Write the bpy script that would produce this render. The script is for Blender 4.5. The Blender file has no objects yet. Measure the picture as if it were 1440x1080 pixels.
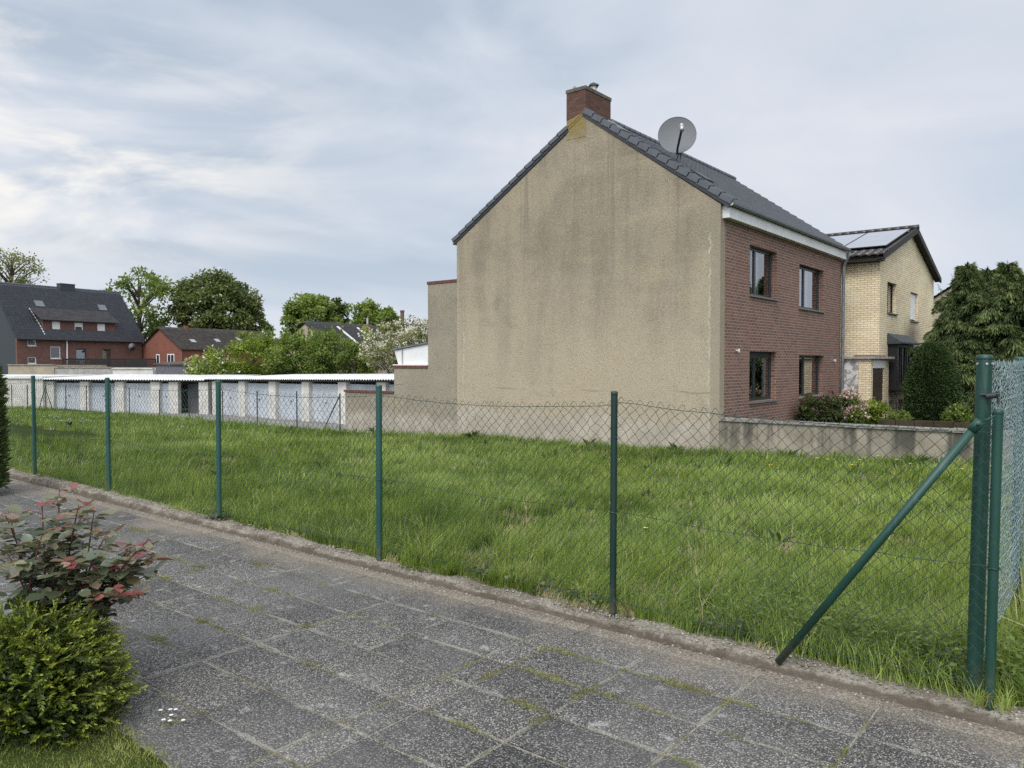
import bpy, math, random
import numpy as np
from mathutils import Vector, Matrix

# ------------------------------------------------------------------ camera, light, exposure
scene = bpy.context.scene
COL = scene.collection
cam_d = bpy.data.cameras.new('camera')
cam_d.sensor_width = 36.0
cam_d.lens = 27.05
cam_d.clip_start = 0.05
cam_d.clip_end = 6000
cam = bpy.data.objects.new('camera', cam_d)
COL.objects.link(cam)
cam.location = (0, 0, 1.7)
cam.rotation_euler = (math.radians(90 - 1.588), 0, math.radians(38.8))
scene.camera = cam

scene.view_settings.view_transform = 'Standard'
scene.view_settings.look = 'None'
scene.view_settings.gamma = 1
scene.view_settings.exposure = 0.34
scene.cycles.use_denoising = False
scene.cycles.max_bounces = 6
scene.cycles.diffuse_bounces = 3
scene.cycles.transparent_max_bounces = 8
scene.cycles.sample_clamp_indirect = 4

SUN_DIR = Vector((0.22, -0.62, 0.75)).normalized()          # towards the sun, veiled by cloud
sun_el = math.asin(SUN_DIR.z)
sun_az = math.atan2(SUN_DIR.x, SUN_DIR.y)
sd = bpy.data.lights.new('sun', 'SUN')
sd.energy = 1.5
sd.angle = math.radians(24)
sd.color = (1.0, 0.955, 0.89)
sun = bpy.data.objects.new('sun', sd)
COL.objects.link(sun)
sun.rotation_euler = (-SUN_DIR).to_track_quat('-Z', 'Y').to_euler()

# ------------------------------------------------------------------ node helpers
def nd(nt, t, ins=None, **props):
    n = nt.nodes.new('ShaderNode' + t)
    for k, v in props.items():
        setattr(n, k, v)
    for k, v in (ins or {}).items():
        s = n.inputs[k]
        if isinstance(v, bpy.types.NodeSocket):
            nt.links.new(v, s)
        else:
            if hasattr(s.default_value, '__len__') and len(s.default_value) == 4 and len(v) == 3:
                v = (*v, 1.0)
            s.default_value = v
    return n

def mth(nt, op, a, b=None, c=None, clamp=False):
    ins = {0: a}
    if b is not None: ins[1] = b
    if c is not None: ins[2] = c
    return nd(nt, 'Math', ins, operation=op, use_clamp=clamp).outputs[0]

def ramp(nt, fac, stops, interp='LINEAR'):
    n = nd(nt, 'ValToRGB', {0: fac})
    cr = n.color_ramp
    cr.interpolation = interp
    while len(cr.elements) < len(stops): cr.elements.new(0.5)
    for e, (p, c) in zip(cr.elements, stops):
        e.position = p
        e.color = (*c, 1) if len(c) == 3 else c
    return n.outputs[0]

def mix(nt, fac, a, b, blend='MIX'):
    n = nd(nt, 'Mix', {}, data_type='RGBA', blend_type=blend)
    for idx, v in ((0, fac), (6, a), (7, b)):
        s = n.inputs[idx]
        if isinstance(v, bpy.types.NodeSocket): nt.links.new(v, s)
        else: s.default_value = (*v, 1) if hasattr(v, '__len__') and len(v) == 3 else v
    return n.outputs[2]

def smooth(nt, v, a, b, lo=0.0, hi=1.0):
    return nd(nt, 'MapRange', {0: v, 1: a, 2: b, 3: lo, 4: hi}, interpolation_type='SMOOTHSTEP').outputs[0]

def noise(nt, vec, scale, detail=3, rough=0.55, dist=0.0):
    return nd(nt, 'TexNoise', {'Vector': vec, 'Scale': scale, 'Detail': detail, 'Roughness': rough, 'Distortion': dist}).outputs[0]

def scaled(nt, vec, s, off=(0, 0, 0)):
    return nd(nt, 'Mapping', {'Vector': vec, 'Scale': s, 'Location': off}).outputs[0]

# ------------------------------------------------------------------ sky: veiled daylight with streaked cloud
world = bpy.data.worlds.new('World')
scene.world = world
world.use_nodes = True
wt = world.node_tree
wt.nodes.clear()
sky = nd(wt, 'TexSky', {}, sky_type='NISHITA', sun_disc=False)
sky.sun_elevation = sun_el
sky.sun_rotation = sun_az
tc = nd(wt, 'TexCoord').outputs['Generated']
sp = nd(wt, 'SeparateXYZ', {0: tc})
zz = mth(wt, 'ADD', mth(wt, 'MAXIMUM', sp.outputs[2], 0.0), 0.10)
u = mth(wt, 'DIVIDE', sp.outputs[0], zz)
v = mth(wt, 'DIVIDE', sp.outputs[1], zz)
pl = nd(wt, 'CombineXYZ', {0: u, 1: v, 2: 0.0}).outputs[0]
n_big = noise(wt, scaled(wt, pl, (0.55, 0.26, 1), (3.1, 0.4, 0)), 1.0, 4, 0.50, 0.8)
n_str = noise(wt, scaled(wt, tc, (2.6, 2.0, 5.6), (1.0, 7.0, 0)), 1.0, 6, 0.55, 0.6)
n_puf = noise(wt, scaled(wt, tc, (6.0, 4.2, 13.0), (9.0, 2.0, 0)), 1.0, 8, 0.58, 0.5)
cl = mth(wt, 'ADD', mth(wt, 'MULTIPLY', n_big, 0.52), mth(wt, 'MULTIPLY', n_str, 0.48))
# the sky to the right is an even veil, the left is broken cloud
az_right = nd(wt, 'VectorMath', {0: tc, 1: (0.779, 0.627, 0.0)}, operation='DOT_PRODUCT').outputs[1]
broken = smooth(wt, az_right, 0.22, -0.16)
cl2 = mth(wt, 'ADD', mth(wt, 'MULTIPLY', mth(wt, 'SUBTRACT', cl, 0.5), smooth(wt, az_right, 0.3, -0.2, 0.45, 1.35)), 0.5)
cl2 = mth(wt, 'ADD', cl2, mth(wt, 'MULTIPLY', broken, -0.04))
ccol = ramp(wt, cl2, [(0.36, (0.39, 0.455, 0.54)), (0.46, (0.50, 0.55, 0.625)), (0.53, (0.59, 0.615, 0.67)), (0.66, (0.70, 0.695, 0.715))])
# bright break low on the left
bd = Vector((-0.94, 0.265, 0.235)).normalized()
bdot = nd(wt, 'VectorMath', {0: nd(wt, 'VectorMath', {0: tc, 1: tuple(bd)}, operation='SUBTRACT').outputs[0], 1: (1.0, 1.0, 2.6)}, operation='MULTIPLY').outputs[0]
bl = nd(wt, 'VectorMath', {0: bdot}, operation='LENGTH').outputs[1]
brk = mth(wt, 'MULTIPLY', smooth(wt, bl, 0.50, 0.08), smooth(wt, mth(wt, 'ADD', mth(wt, 'MULTIPLY', n_puf, 0.7), mth(wt, 'MULTIPLY', n_str, 0.3)), 0.44, 0.60))
ccol = mix(wt, brk, ccol, (0.80, 0.775, 0.735))
lowband = smooth(wt, sp.outputs[2], 0.16, 0.0)
ccol = mix(wt, mth(wt, 'MULTIPLY', lowband, 0.6), ccol, (0.565, 0.615, 0.69))
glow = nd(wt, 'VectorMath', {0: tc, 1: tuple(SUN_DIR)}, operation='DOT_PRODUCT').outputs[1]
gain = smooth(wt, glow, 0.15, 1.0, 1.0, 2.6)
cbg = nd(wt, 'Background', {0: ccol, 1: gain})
sbg = nd(wt, 'Background', {0: sky.outputs[0], 1: 0.10})
cover = smooth(wt, cl, 0.30, 0.46, 0.86, 0.97)
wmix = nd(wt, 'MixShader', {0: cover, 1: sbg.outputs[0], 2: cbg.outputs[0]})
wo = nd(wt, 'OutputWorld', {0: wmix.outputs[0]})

# ------------------------------------------------------------------ mesh helpers
RNG = np.random.default_rng(7)
random.seed(7)

class MB:
    def __init__(s): s.v = []; s.f = []
    def add(s, vs, fs):
        o = len(s.v)
        s.v += [tuple(p) for p in vs]
        s.f += [tuple(i + o for i in f) for f in fs]
    def box(s, x0, x1, y0, y1, z0, z1):
        s.add([(x0,y0,z0),(x1,y0,z0),(x1,y1,z0),(x0,y1,z0),(x0,y0,z1),(x1,y0,z1),(x1,y1,z1),(x0,y1,z1)],
              [(0,3,2,1),(4,5,6,7),(0,1,5,4),(1,2,6,5),(2,3,7,6),(3,0,4,7)])
        return s
    def quad(s, a, b, c, d): s.add([a,b,c,d], [(0,1,2,3)]); return s
    def prism(s, poly, fn, a, b):
        n = len(poly)
        vs = [fn(p, a) for p in poly] + [fn(p, b) for p in poly]
        fs = [tuple(range(n))[::-1], tuple(range(n, 2*n))] + [(i, (i+1) % n, n+(i+1) % n, n+i) for i in range(n)]
        s.add(vs, fs); return s
    def tube(s, path, r, n=8, r2=None, caps=True):
        path = [Vector(p) for p in path]
        m = len(path); vs = []; fs = []
        prev = None
        for i, p in enumerate(path):
            d = (path[min(i+1, m-1)] - path[max(i-1, 0)]).normalized()
            if prev is None:
                a = d.cross(Vector((0,0,1)))
                if a.length < 0.05: a = d.cross(Vector((1,0,0)))
            else:
                a = prev - d*prev.dot(d)
            a.normalize(); prev = a
            b = d.cross(a)
            t = i/(m-1)
            rr = (r[i] if isinstance(r, (list, tuple)) else (r if r2 is None else r + (r2-r)*t))
            for k in range(n):
                an = 2*math.pi*k/n
                vs.append(p + a*math.cos(an)*rr + b*math.sin(an)*rr)
        for i in range(m-1):
            for k in range(n):
                fs.append((i*n+k, i*n+(k+1) % n, (i+1)*n+(k+1) % n, (i+1)*n+k))
        if caps:
            fs.append(tuple(range(n))[::-1]); fs.append(tuple((m-1)*n+k for k in range(n)))
        s.add(vs, fs); return s
    def lathe(s, prof, c=(0,0,0), n=20):
        vs = []; fs = []
        for r, z in prof:
            for k in range(n):
                a = 2*math.pi*k/n
                vs.append((c[0]+r*math.cos(a), c[1]+r*math.sin(a), c[2]+z))
        for i in range(len(prof)-1):
            for k in range(n):
                fs.append((i*n+k, i*n+(k+1) % n, (i+1)*n+(k+1) % n, (i+1)*n+k))
        fs.append(tuple(range(n))[::-1]); fs.append(tuple((len(prof)-1)*n+k for k in range(n)))
        s.add(vs, fs); return s
    def build(s, name, mat, parent=None, smooth=False, local=False):
        me = bpy.data.meshes.new(name)
        me.from_pydata(s.v, [], s.f)
        return finish(me, name, mat, parent, smooth, local)

def root_matrix(o):
    return Matrix.Translation(o.location) @ Matrix.Rotation(o.rotation_euler.z, 4, 'Z')

def finish(me, name, mat, parent=None, smooth=False, local=False):
    me.materials.append(mat)
    if smooth: me.polygons.foreach_set('use_smooth', np.ones(len(me.polygons), dtype=bool))
    me.update()
    o = bpy.data.objects.new(name, me)
    COL.objects.link(o)
    if parent is not None:
        o.parent = parent
        if parent.type == 'EMPTY' and not local:
            o.matrix_parent_inverse = root_matrix(parent).inverted()
    return o

def npmesh(name, verts, quads=None, tris=None, mat=None, parent=None, tint=None, smooth=False, local=False):
    """fast mesh from arrays; tint is one value per vertex"""
    me = bpy.data.meshes.new(name)
    nv = len(verts)
    me.vertices.add(nv)
    me.vertices.foreach_set('co', np.ascontiguousarray(verts, dtype=np.float32).ravel())
    idx = []; starts = []; tot = 0
    if quads is not None and len(quads):
        idx.append(np.asarray(quads).ravel()); starts.append(tot + np.arange(len(quads))*4); tot += len(quads)*4
    if tris is not None and len(tris):
        idx.append(np.asarray(tris).ravel()); starts.append(tot + np.arange(len(tris))*3); tot += len(tris)*3
    idx = np.concatenate(idx).astype(np.int32); starts = np.concatenate(starts).astype(np.int32)
    me.loops.add(len(idx)); me.loops.foreach_set('vertex_index', idx)
    me.polygons.add(len(starts)); me.polygons.foreach_set('loop_start', starts)
    me.update(calc_edges=True)
    if tint is not None:
        at_ = me.attributes.new('tint', 'FLOAT', 'POINT')
        at_.data.foreach_set('value', np.asarray(tint, dtype=np.float32))
    return finish(me, name, mat, parent, smooth, local)

def thing(name, label, cat, loc=(0,0,0), rotz=0.0, group=None):
    o = bpy.data.objects.new(name, None)
    COL.objects.link(o)
    o.empty_display_size = 0.2
    o.location = loc
    o.rotation_euler = (0, 0, rotz)
    o['label'] = label; o['category'] = cat
    if group: o['group'] = group
    return o

def tag(o, label, cat, group=None, kind=None):
    o['label'] = label; o['category'] = cat
    if group: o['group'] = group
    if kind: o['kind'] = kind
    return o

def struct(o, label=None, cat=None):
    o['kind'] = 'structure'
    if label: o['label'] = label
    if cat: o['category'] = cat
    return o

def dup(root, loc, rotz=None, label=None):
    r = root.copy(); COL.objects.link(r); r.location = loc
    if rotz is not None: r.rotation_euler = (0, 0, rotz)
    if label: r['label'] = label
    for ch in list(root.children):
        c = ch.copy(); COL.objects.link(c); c.parent = r; c.matrix_parent_inverse = ch.matrix_parent_inverse.copy()
        for g in list(ch.children):
            d = g.copy(); COL.objects.link(d); d.parent = c; d.matrix_parent_inverse = g.matrix_parent_inverse.copy()
    return r

def at(px, d):
    """plan position of a bearing (column of the 1440 wide photograph) at depth d"""
    r = (px - 720)/1082*d
    return (0.7793*r - 0.6266*d, 0.6266*r + 0.7793*d)
def zt(y, d): return 1.7 - (y - 510)/1082*d

def lattice(seed, n=64): return np.random.default_rng(seed).random((n, n))
_LAT = {}
def vnoise(x, y, scale, seed=0, octaves=2):
    """smooth value noise in 0..1"""
    out = 0; amp = 1; tot = 0
    for o in range(octaves):
        k = (seed, o)
        if k not in _LAT: _LAT[k] = lattice(seed*13 + o)
        L = _LAT[k]
        fx = np.asarray(x)*scale*(2**o) + 100; fy = np.asarray(y)*scale*(2**o) + 100
        ix = np.floor(fx).astype(int); iy = np.floor(fy).astype(int)
        tx = fx - ix; ty = fy - iy
        tx = tx*tx*(3-2*tx); ty = ty*ty*(3-2*ty)
        g = lambda a, b: L[a % 64, b % 64]
        val = (g(ix,iy)*(1-tx)+g(ix+1,iy)*tx)*(1-ty) + (g(ix,iy+1)*(1-tx)+g(ix+1,iy+1)*tx)*ty
        out = out + val*amp; tot += amp; amp *= 0.5
    return out/tot

# ------------------------------------------------------------------ materials
def newmat(name):
    m = bpy.data.materials.new(name)
    m.use_nodes = True
    nt = m.node_tree
    nt.nodes.clear()
    b = nd(nt, 'BsdfPrincipled')
    out = nd(nt, 'OutputMaterial', {0: b.outputs[0]})
    return m, nt, b, out

def setb(nt, b, **kw):
    for k, v in kw.items():
        k = k.replace('_', ' ')
        s = b.inputs[k]
        if isinstance(v, bpy.types.NodeSocket): nt.links.new(v, s)
        else: s.default_value = (*v, 1) if hasattr(v, '__len__') and len(v) == 3 and len(s.default_value) == 4 else v

def objco(nt): return nd(nt, 'TexCoord').outputs['Object']
def bump(nt, h, strength=0.3, dist=0.02):
    return nd(nt, 'Bump', {'Height': h, 'Strength': strength, 'Distance': dist}).outputs[0]

def simple(name, c1, c2=None, scale=3.0, rough=0.7, spec=0.3, metal=0.0, bmp=0.0, bscale=60, detail=5):
    m, nt, b, _ = newmat(name)
    co = objco(nt)
    c2 = c2 or tuple(x*0.75 for x in c1)
    n = noise(nt, co, scale, detail, 0.65)
    col = ramp(nt, n, [(0.32, c2), (0.68, c1)])
    setb(nt, b, Base_Color=col, Roughness=rough, Metallic=metal, Specular_IOR_Level=spec)
    if bmp: setb(nt, b, Normal=bump(nt, noise(nt, co, bscale, 3), bmp, 0.02))
    return m

def brickmat(name, ca, cb, mortar, bw=0.25, rh=0.0833, ms=0.010, stain=None):
    m, nt, b, _ = newmat(name)
    co = objco(nt)
    s = nd(nt, 'SeparateXYZ', {0: co})
    uu = mth(nt, 'ADD', s.outputs[0], s.outputs[1])
    vec = nd(nt, 'CombineXYZ', {0: uu, 1: s.outputs[2], 2: 0.0}).outputs[0]
    bt = nd(nt, 'TexBrick', {'Vector': vec, 'Color1': (0,0,0), 'Color2': (1,1,1), 'Mortar': (0.5,0.5,0.5), 'Scale': 1.0, 'Mortar Size': ms,
                             'Mortar Smooth': 0.25, 'Bias': 0.0, 'Brick Width': bw, 'Row Height': rh}, offset=0.5)
    fine = noise(nt, co, 28, 4, 0.7)
    big = noise(nt, co, 0.55, 4, 0.6)
    bri = mix(nt, bt.outputs[0], ca, cb)
    bri = mix(nt, mth(nt, 'MULTIPLY', smooth(nt, fine, 0.45, 0.80), 0.28), bri, tuple(x*0.5 for x in ca))
    col = mix(nt, bt.outputs[1], bri, mortar)
    col = mix(nt, smooth(nt, big, 0.42, 0.72, 0.0, 0.22), col, tuple(x*0.55 for x in ca))
    tone = noise(nt, scaled(nt, co, (0.5, 0.5, 0.9)), 1.0, 3, 0.5)
    col = mix(nt, smooth(nt, tone, 0.45, 0.70, 0.0, 0.22), col, tuple(min(1, x*1.35) for x in ca))
    if stain:
        col = stain(nt, co, col)
    h = mth(nt, 'SUBTRACT', mth(nt, 'MULTIPLY', fine, 0.3), bt.outputs[1])
    setb(nt, b, Base_Color=col, Roughness=0.85, Specular_IOR_Level=0.25, Normal=bump(nt, h, 0.55, 0.008))
    return m

M = {}
M['brick_red'] = brickmat('red brown brick', (0.225, 0.117, 0.086), (0.135, 0.075, 0.060), (0.30, 0.26, 0.22), ms=0.0098)
M['brick_chimney'] = brickmat('chimney brick', (0.155, 0.076, 0.052), (0.085, 0.045, 0.034), (0.07, 0.055, 0.045))
M['brick_far'] = brickmat('far red brick', (0.170, 0.078, 0.060), (0.105, 0.052, 0.043), (0.17, 0.12, 0.10), 0.3, 0.1, 0.012)
M['brick_orange'] = brickmat('orange red brick', (0.235, 0.085, 0.057), (0.175, 0.065, 0.047), (0.20, 0.11, 0.085), 0.25, 0.0833, 0.008)
def soot(nt, co, col):
    s = nd(nt, 'SeparateXYZ', {0: co})
    dy = mth(nt, 'MULTIPLY', mth(nt, 'SUBTRACT', s.outputs[1], 37.0), 0.55)
    dz = mth(nt, 'SUBTRACT', s.outputs[2], 2.75)
    r = mth(nt, 'SQRT', mth(nt, 'ADD', mth(nt, 'MULTIPLY', dy, dy), mth(nt, 'MULTIPLY', dz, dz)))
    r = mth(nt, 'ADD', r, mth(nt, 'MULTIPLY', mth(nt, 'SUBTRACT', noise(nt, co, 1.3, 4), 0.5), 0.9))
    f = smooth(nt, r, 1.25, 0.1, 0.0, 0.72)
    return mix(nt, f, col, (0.055, 0.050, 0.042))
M['brick_yellow'] = brickmat('yellow brick', (0.84, 0.715, 0.49), (0.70, 0.58, 0.37), (0.32, 0.265, 0.19), 0.25, 0.0833, 0.009, soot)

def roughcast(name, base, dark, cracks=False, plinth=None, lichen=False, vs=1.0):
    m, nt, b, _ = newmat(name)
    co = objco(nt)
    s = nd(nt, 'SeparateXYZ', {0: co})
    grain = noise(nt, co, 38, 3, 0.8)
    spk = nd(nt, 'TexVoronoi', {'Vector': co, 'Scale': 44.0}).outputs['Color']
    spv = nd(nt, 'SeparateColor', {0: spk}).outputs[0]
    big = noise(nt, co, 0.55, 5, 0.6, 0.4)
    strk = noise(nt, scaled(nt, co, (1.6, 1.6, 0.22)), 1.0, 5, 0.62)
    band = noise(nt, scaled(nt, co, (0.25, 0.25, 1.3)), 1.0, 3, 0.6)
    tone = smooth(nt, mth(nt, 'ADD', s.outputs[2], mth(nt, 'MULTIPLY', mth(nt, 'SUBTRACT', strk, 0.5), 5.0)), 5.6, 1.0)
    col = mix(nt, smooth(nt, big, 0.34, 0.66), dark, base)
    col = mix(nt, mth(nt, 'MULTIPLY', tone, 0.75 if cracks and lichen else 0.35), col, tuple(x*1.36 for x in base))
    blot = noise(nt, co, 1.3, 4, 0.65, 0.6)
    col = mix(nt, smooth(nt, blot, 0.56, 0.70, 0.0, 0.30), col, (0.40, 0.325, 0.20))
    col = mix(nt, smooth(nt, blot, 0.44, 0.30, 0.0, 0.30), col, tuple(x*0.8 for x in dark))
    hi = smooth(nt, s.outputs[2], 1.5, 8.5, 0.02, 0.40)
    col = mix(nt, mth(nt, 'MULTIPLY', smooth(nt, strk, 0.45, 0.68), hi), col, tuple(x*0.50 for x in dark))
    col = mix(nt, smooth(nt, band, 0.50, 0.72, 0.0, 0.35), col, tuple(x*1.22 for x in base))
    col = mix(nt, smooth(nt, grain, 0.52, 0.80, 0.0, 0.58), col, tuple(x*0.38 for x in dark))
    col = mix(nt, smooth(nt, spv, 0.84, 0.98, 0.0, 0.34), col, tuple(min(1, x*1.6) for x in base))
    col = mix(nt, smooth(nt, spv, 0.14, 0.02, 0.0, 0.34), col, tuple(x*0.4 for x in dark))
    thin = noise(nt, scaled(nt, co, (5.0, 5.0, 0.10)), 1.0, 4, 0.6)
    col = mix(nt, mth(nt, 'MULTIPLY', smooth(nt, thin, 0.54, 0.70, 0.0, 0.42), smooth(nt, s.outputs[2], 2.5, 7.5)), col, tuple(x*0.5 for x in dark))
    wob = noise(nt, scaled(nt, co, (0.0, 0.0, 1.0)), 3.0, 5, 0.75)
    if plinth is not None:
        edge = mth(nt, 'ADD', mth(nt, 'SUBTRACT', s.outputs[2], plinth), mth(nt, 'MULTIPLY', mth(nt, 'SUBTRACT', noise(nt, co, 0.8, 5, 0.6), 0.5), 0.9))
        low = smooth(nt, edge, 0.30, -0.12, 0.0, 0.75)
        pc = mix(nt, smooth(nt, noise(nt, co, 2.2, 5), 0.40, 0.66), (0.37, 0.33, 0.275), (0.48, 0.43, 0.36))
        col = mix(nt, low, col, pc)
    if cracks:
        for x0, z1, wdt, st in ((-17.32, 3.2, 0.030, 0.8), (-8.62, 5.3, 0.030, 0.9), (-20.35, 0.7, 0.03, 0.9)):
            dx = mth(nt, 'ABSOLUTE', mth(nt, 'SUBTRACT', mth(nt, 'ADD', s.outputs[0], mth(nt, 'MULTIPLY', mth(nt, 'SUBTRACT', wob, 0.5), 0.60)), x0))
            br_ = mth(nt, 'MULTIPLY', smooth(nt, noise(nt, co, 2.0, 4, 0.7), 0.42, 0.75), wdt*1.2)
            f = mth(nt, 'MULTIPLY', smooth(nt, mth(nt, 'SUBTRACT', dx, br_), 0.014, 0.0), mth(nt, 'MULTIPLY', smooth(nt, s.outputs[2], z1, z1-0.5, 0.0, st), smooth(nt, noise(nt, scaled(nt, co, (0, 0, 1)), 1.7, 3), 0.36, 0.52)))
            col = mix(nt, f, col, (0.50, 0.47, 0.42))
        # smooth render strip at the street corner
        f = smooth(nt, s.outputs[0], -8.60, -8.58, 0.0, 0.65)
        col = mix(nt, f, col, mix(nt, noise(nt, co, 5, 5), (0.24, 0.205, 0.15), (0.34, 0.30, 0.225)))
        # horizontal repair line
        lz = mth(nt, 'ABSOLUTE', mth(nt, 'SUBTRACT', mth(nt, 'ADD', s.outputs[2], mth(nt, 'MULTIPLY', noise(nt, scaled(nt, co, (0.7, 0.1, 0.1)), 1.0, 4), 0.30)), 1.05))
        f = mth(nt, 'MULTIPLY', smooth(nt, lz, 0.030, 0.0, 0.0, 0.55), smooth(nt, noise(nt, scaled(nt, co, (0.6, 1, 1)), 1.0, 2), 0.50, 0.60))
        col = mix(nt, f, col, tuple(x*0.5 for x in dark))
    if lichen:
        r = mth(nt, 'ABSOLUTE', mth(nt, 'ADD', s.outputs[0], 12.86))
        f = mth(nt, 'MULTIPLY', smooth(nt, r, 0.48, 0.25), smooth(nt, mth(nt, 'ADD', s.outputs[2], mth(nt, 'MULTIPLY', noise(nt, co, 3.2, 5, 0.7), 1.3)), 8.75, 9.25))
        col = mix(nt, mth(nt, 'MULTIPLY', f, smooth(nt, grain, 0.3, 0.6, 0.35, 0.95)), col, (0.245, 0.175, 0.048))
    h = mth(nt, 'ADD', grain, mth(nt, 'MULTIPLY', spv, 0.4))
    setb(nt, b, Base_Color=col, Roughness=0.95, Specular_IOR_Level=0.15, Normal=bump(nt, h, 0.7, 0.018))
    return m
M['render_gable'] = roughcast('weathered roughcast', (0.335, 0.285, 0.205), (0.265, 0.230, 0.170), True, 0.05, True)
M['render_grey'] = roughcast('grey roughcast', (0.290, 0.255, 0.195), (0.215, 0.192, 0.150), True, -0.3)

def wallmat():
    m, nt, b, _ = newmat('stained garden wall concrete')
    co = objco(nt)
    s = nd(nt, 'SeparateXYZ', {0: co})
    strk = noise(nt, scaled(nt, co, (1.9, 1.9, 0.16)), 1.0, 4, 0.6)
    big = noise(nt, co, 1.6, 5, 0.65)
    fine = noise(nt, co, 45, 3, 0.75)
    col = mix(nt, smooth(nt, big, 0.35, 0.66), (0.23, 0.205, 0.155), (0.35, 0.31, 0.24))
    down = smooth(nt, mth(nt, 'ADD', s.outputs[2], mth(nt, 'MULTIPLY', strk, 0.9)), -0.25, 0.50)
    col = mix(nt, mth(nt, 'MULTIPLY', smooth(nt, strk, 0.46, 0.60, 0.0, 0.88), down), col, (0.065, 0.060, 0.050))
    col = mix(nt, smooth(nt, fine, 0.5, 0.75, 0.0, 0.5), col, (0.14, 0.125, 0.10))
    setb(nt, b, Base_Color=col, Roughness=0.95, Specular_IOR_Level=0.15, Normal=bump(nt, fine, 0.5, 0.012))
    return m
M['garden_wall'] = wallmat()
M['coping'] = simple('lichen grey coping', (0.36, 0.34, 0.29), (0.11, 0.105, 0.095), 7, 0.95, 0.1, bmp=0.5)
M['concrete'] = simple('concrete', (0.42, 0.40, 0.36), (0.25, 0.235, 0.21), 4, 0.9, 0.15, bmp=0.4)
M['tan_render'] = simple('tan render', (0.40, 0.345, 0.255), (0.27, 0.235, 0.18), 1.2, 0.95, 0.1)
M['slate_tile'] = simple('anthracite roof tile', (0.105, 0.113, 0.128), (0.066, 0.071, 0.082), 3, 0.42, 0.5, bmp=0.15)
M['slate_far'] = simple('blue black roof tile', (0.085, 0.090, 0.105), (0.050, 0.054, 0.063), 3, 0.40, 0.5)
M['old_tile'] = simple('weathered brown grey tile', (0.105, 0.092, 0.082), (0.050, 0.046, 0.042), 2.2, 0.85, 0.2)
M['grey_tile'] = simple('weathered grey tile', (0.095, 0.092, 0.095), (0.055, 0.054, 0.056), 2.2, 0.8, 0.2)
M['brown_tile'] = simple('dark brown glazed tile', (0.045, 0.036, 0.032), (0.022, 0.018, 0.016), 4, 0.28, 0.6)
M['slate_clad'] = simple('dark slate cladding', (0.052, 0.060, 0.066), (0.034, 0.040, 0.044), 8, 0.6, 0.3)
M['white_paint'] = simple('white paint', (0.72, 0.72, 0.71), (0.58, 0.58, 0.57), 2, 0.55, 0.3)
M['dirty_white'] = simple('weathered white wash', (0.66, 0.64, 0.59), (0.50, 0.475, 0.425), 1.6, 0.9, 0.1, detail=3)
M['pvc_white'] = simple('white plastic', (0.75, 0.75, 0.74), (0.68, 0.68, 0.67), 2, 0.35, 0.4)
M['anthracite'] = simple('anthracite frame', (0.030, 0.036, 0.038), (0.024, 0.028, 0.030), 5, 0.35, 0.5)
M['black_wood'] = simple('black stained wood', (0.018, 0.016, 0.016), (0.010, 0.009, 0.009), 9, 0.6, 0.3)
M['brown_door'] = simple('dark brown door', (0.060, 0.038, 0.028), (0.042, 0.027, 0.020), 6, 0.45, 0.4)
M['zinc'] = simple('weathered zinc', (0.20, 0.215, 0.225), (0.13, 0.14, 0.15), 5, 0.45, 0.5, 0.35)
M['dark_metal'] = simple('dark metal', (0.05, 0.052, 0.055), (0.03, 0.032, 0.034), 8, 0.45, 0.5, 0.4)
M['dish_grey'] = simple('grey painted dish', (0.150, 0.157, 0.165), (0.138, 0.145, 0.152), 2.5, 0.6, 0.3)
M['pale_metal'] = simple('pale metal', (0.55, 0.55, 0.54), (0.40, 0.40, 0.39), 8, 0.35, 0.5, 0.6)
M['stone_sill'] = simple('grey stone sill', (0.20, 0.19, 0.18), (0.13, 0.125, 0.12), 9, 0.8, 0.2)
M['curtain'] = simple('white net curtain', (0.62, 0.63, 0.64), (0.40, 0.41, 0.42), 6, 0.9, 0.1)
M['cap'] = simple('sooty mortar cap', (0.17, 0.155, 0.13), (0.075, 0.068, 0.058), 7, 0.95, 0.1, bmp=0.5)
M['pane_painted_dark'] = simple('dark window pane', (0.012, 0.013, 0.014), None, 2, 0.25, 0.25)  # opaque near black stands in for the bay pane's dark reflection
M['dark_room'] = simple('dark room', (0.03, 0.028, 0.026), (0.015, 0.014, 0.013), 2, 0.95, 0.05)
M['soil'] = simple('dark soil', (0.075, 0.058, 0.040), (0.040, 0.034, 0.022), 4, 1.0, 0.0, bmp=0.5)
M['lot_soil'] = simple('grassy soil', (0.052, 0.070, 0.020), (0.030, 0.042, 0.012), 2.0, 1.0, 0.0, bmp=0.5)
M['field'] = simple('far ground', (0.070, 0.085, 0.035), (0.10, 0.10, 0.075), 0.05, 1.0, 0.0)
M['asphalt'] = simple('pale courtyard asphalt', (0.285, 0.275, 0.26), (0.20, 0.195, 0.185), 0.8, 0.95, 0.1, bmp=0.2)
M['bark'] = simple('bark', (0.105, 0.085, 0.065), (0.050, 0.040, 0.030), 9, 0.95, 0.1, bmp=0.6, bscale=20)
M['rose_stem'] = simple('red brown stem', (0.13, 0.045, 0.035), (0.070, 0.040, 0.025), 20, 0.6, 0.3)
M['shed_wood'] = simple('grey violet boards', (0.165, 0.160, 0.175), (0.10, 0.098, 0.11), 6, 0.8, 0.2)
M['panel_sky_sheen'] = simple('solar panel with painted sky sheen', (0.29, 0.30, 0.335), (0.25, 0.26, 0.295), 0.5, 0.16, 0.9)  # pale base colour stands in for sky reflected in the panels
M['tile_terracotta'] = simple('brick red coping', (0.17, 0.072, 0.055), (0.10, 0.045, 0.036), 6, 0.8, 0.2)
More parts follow.
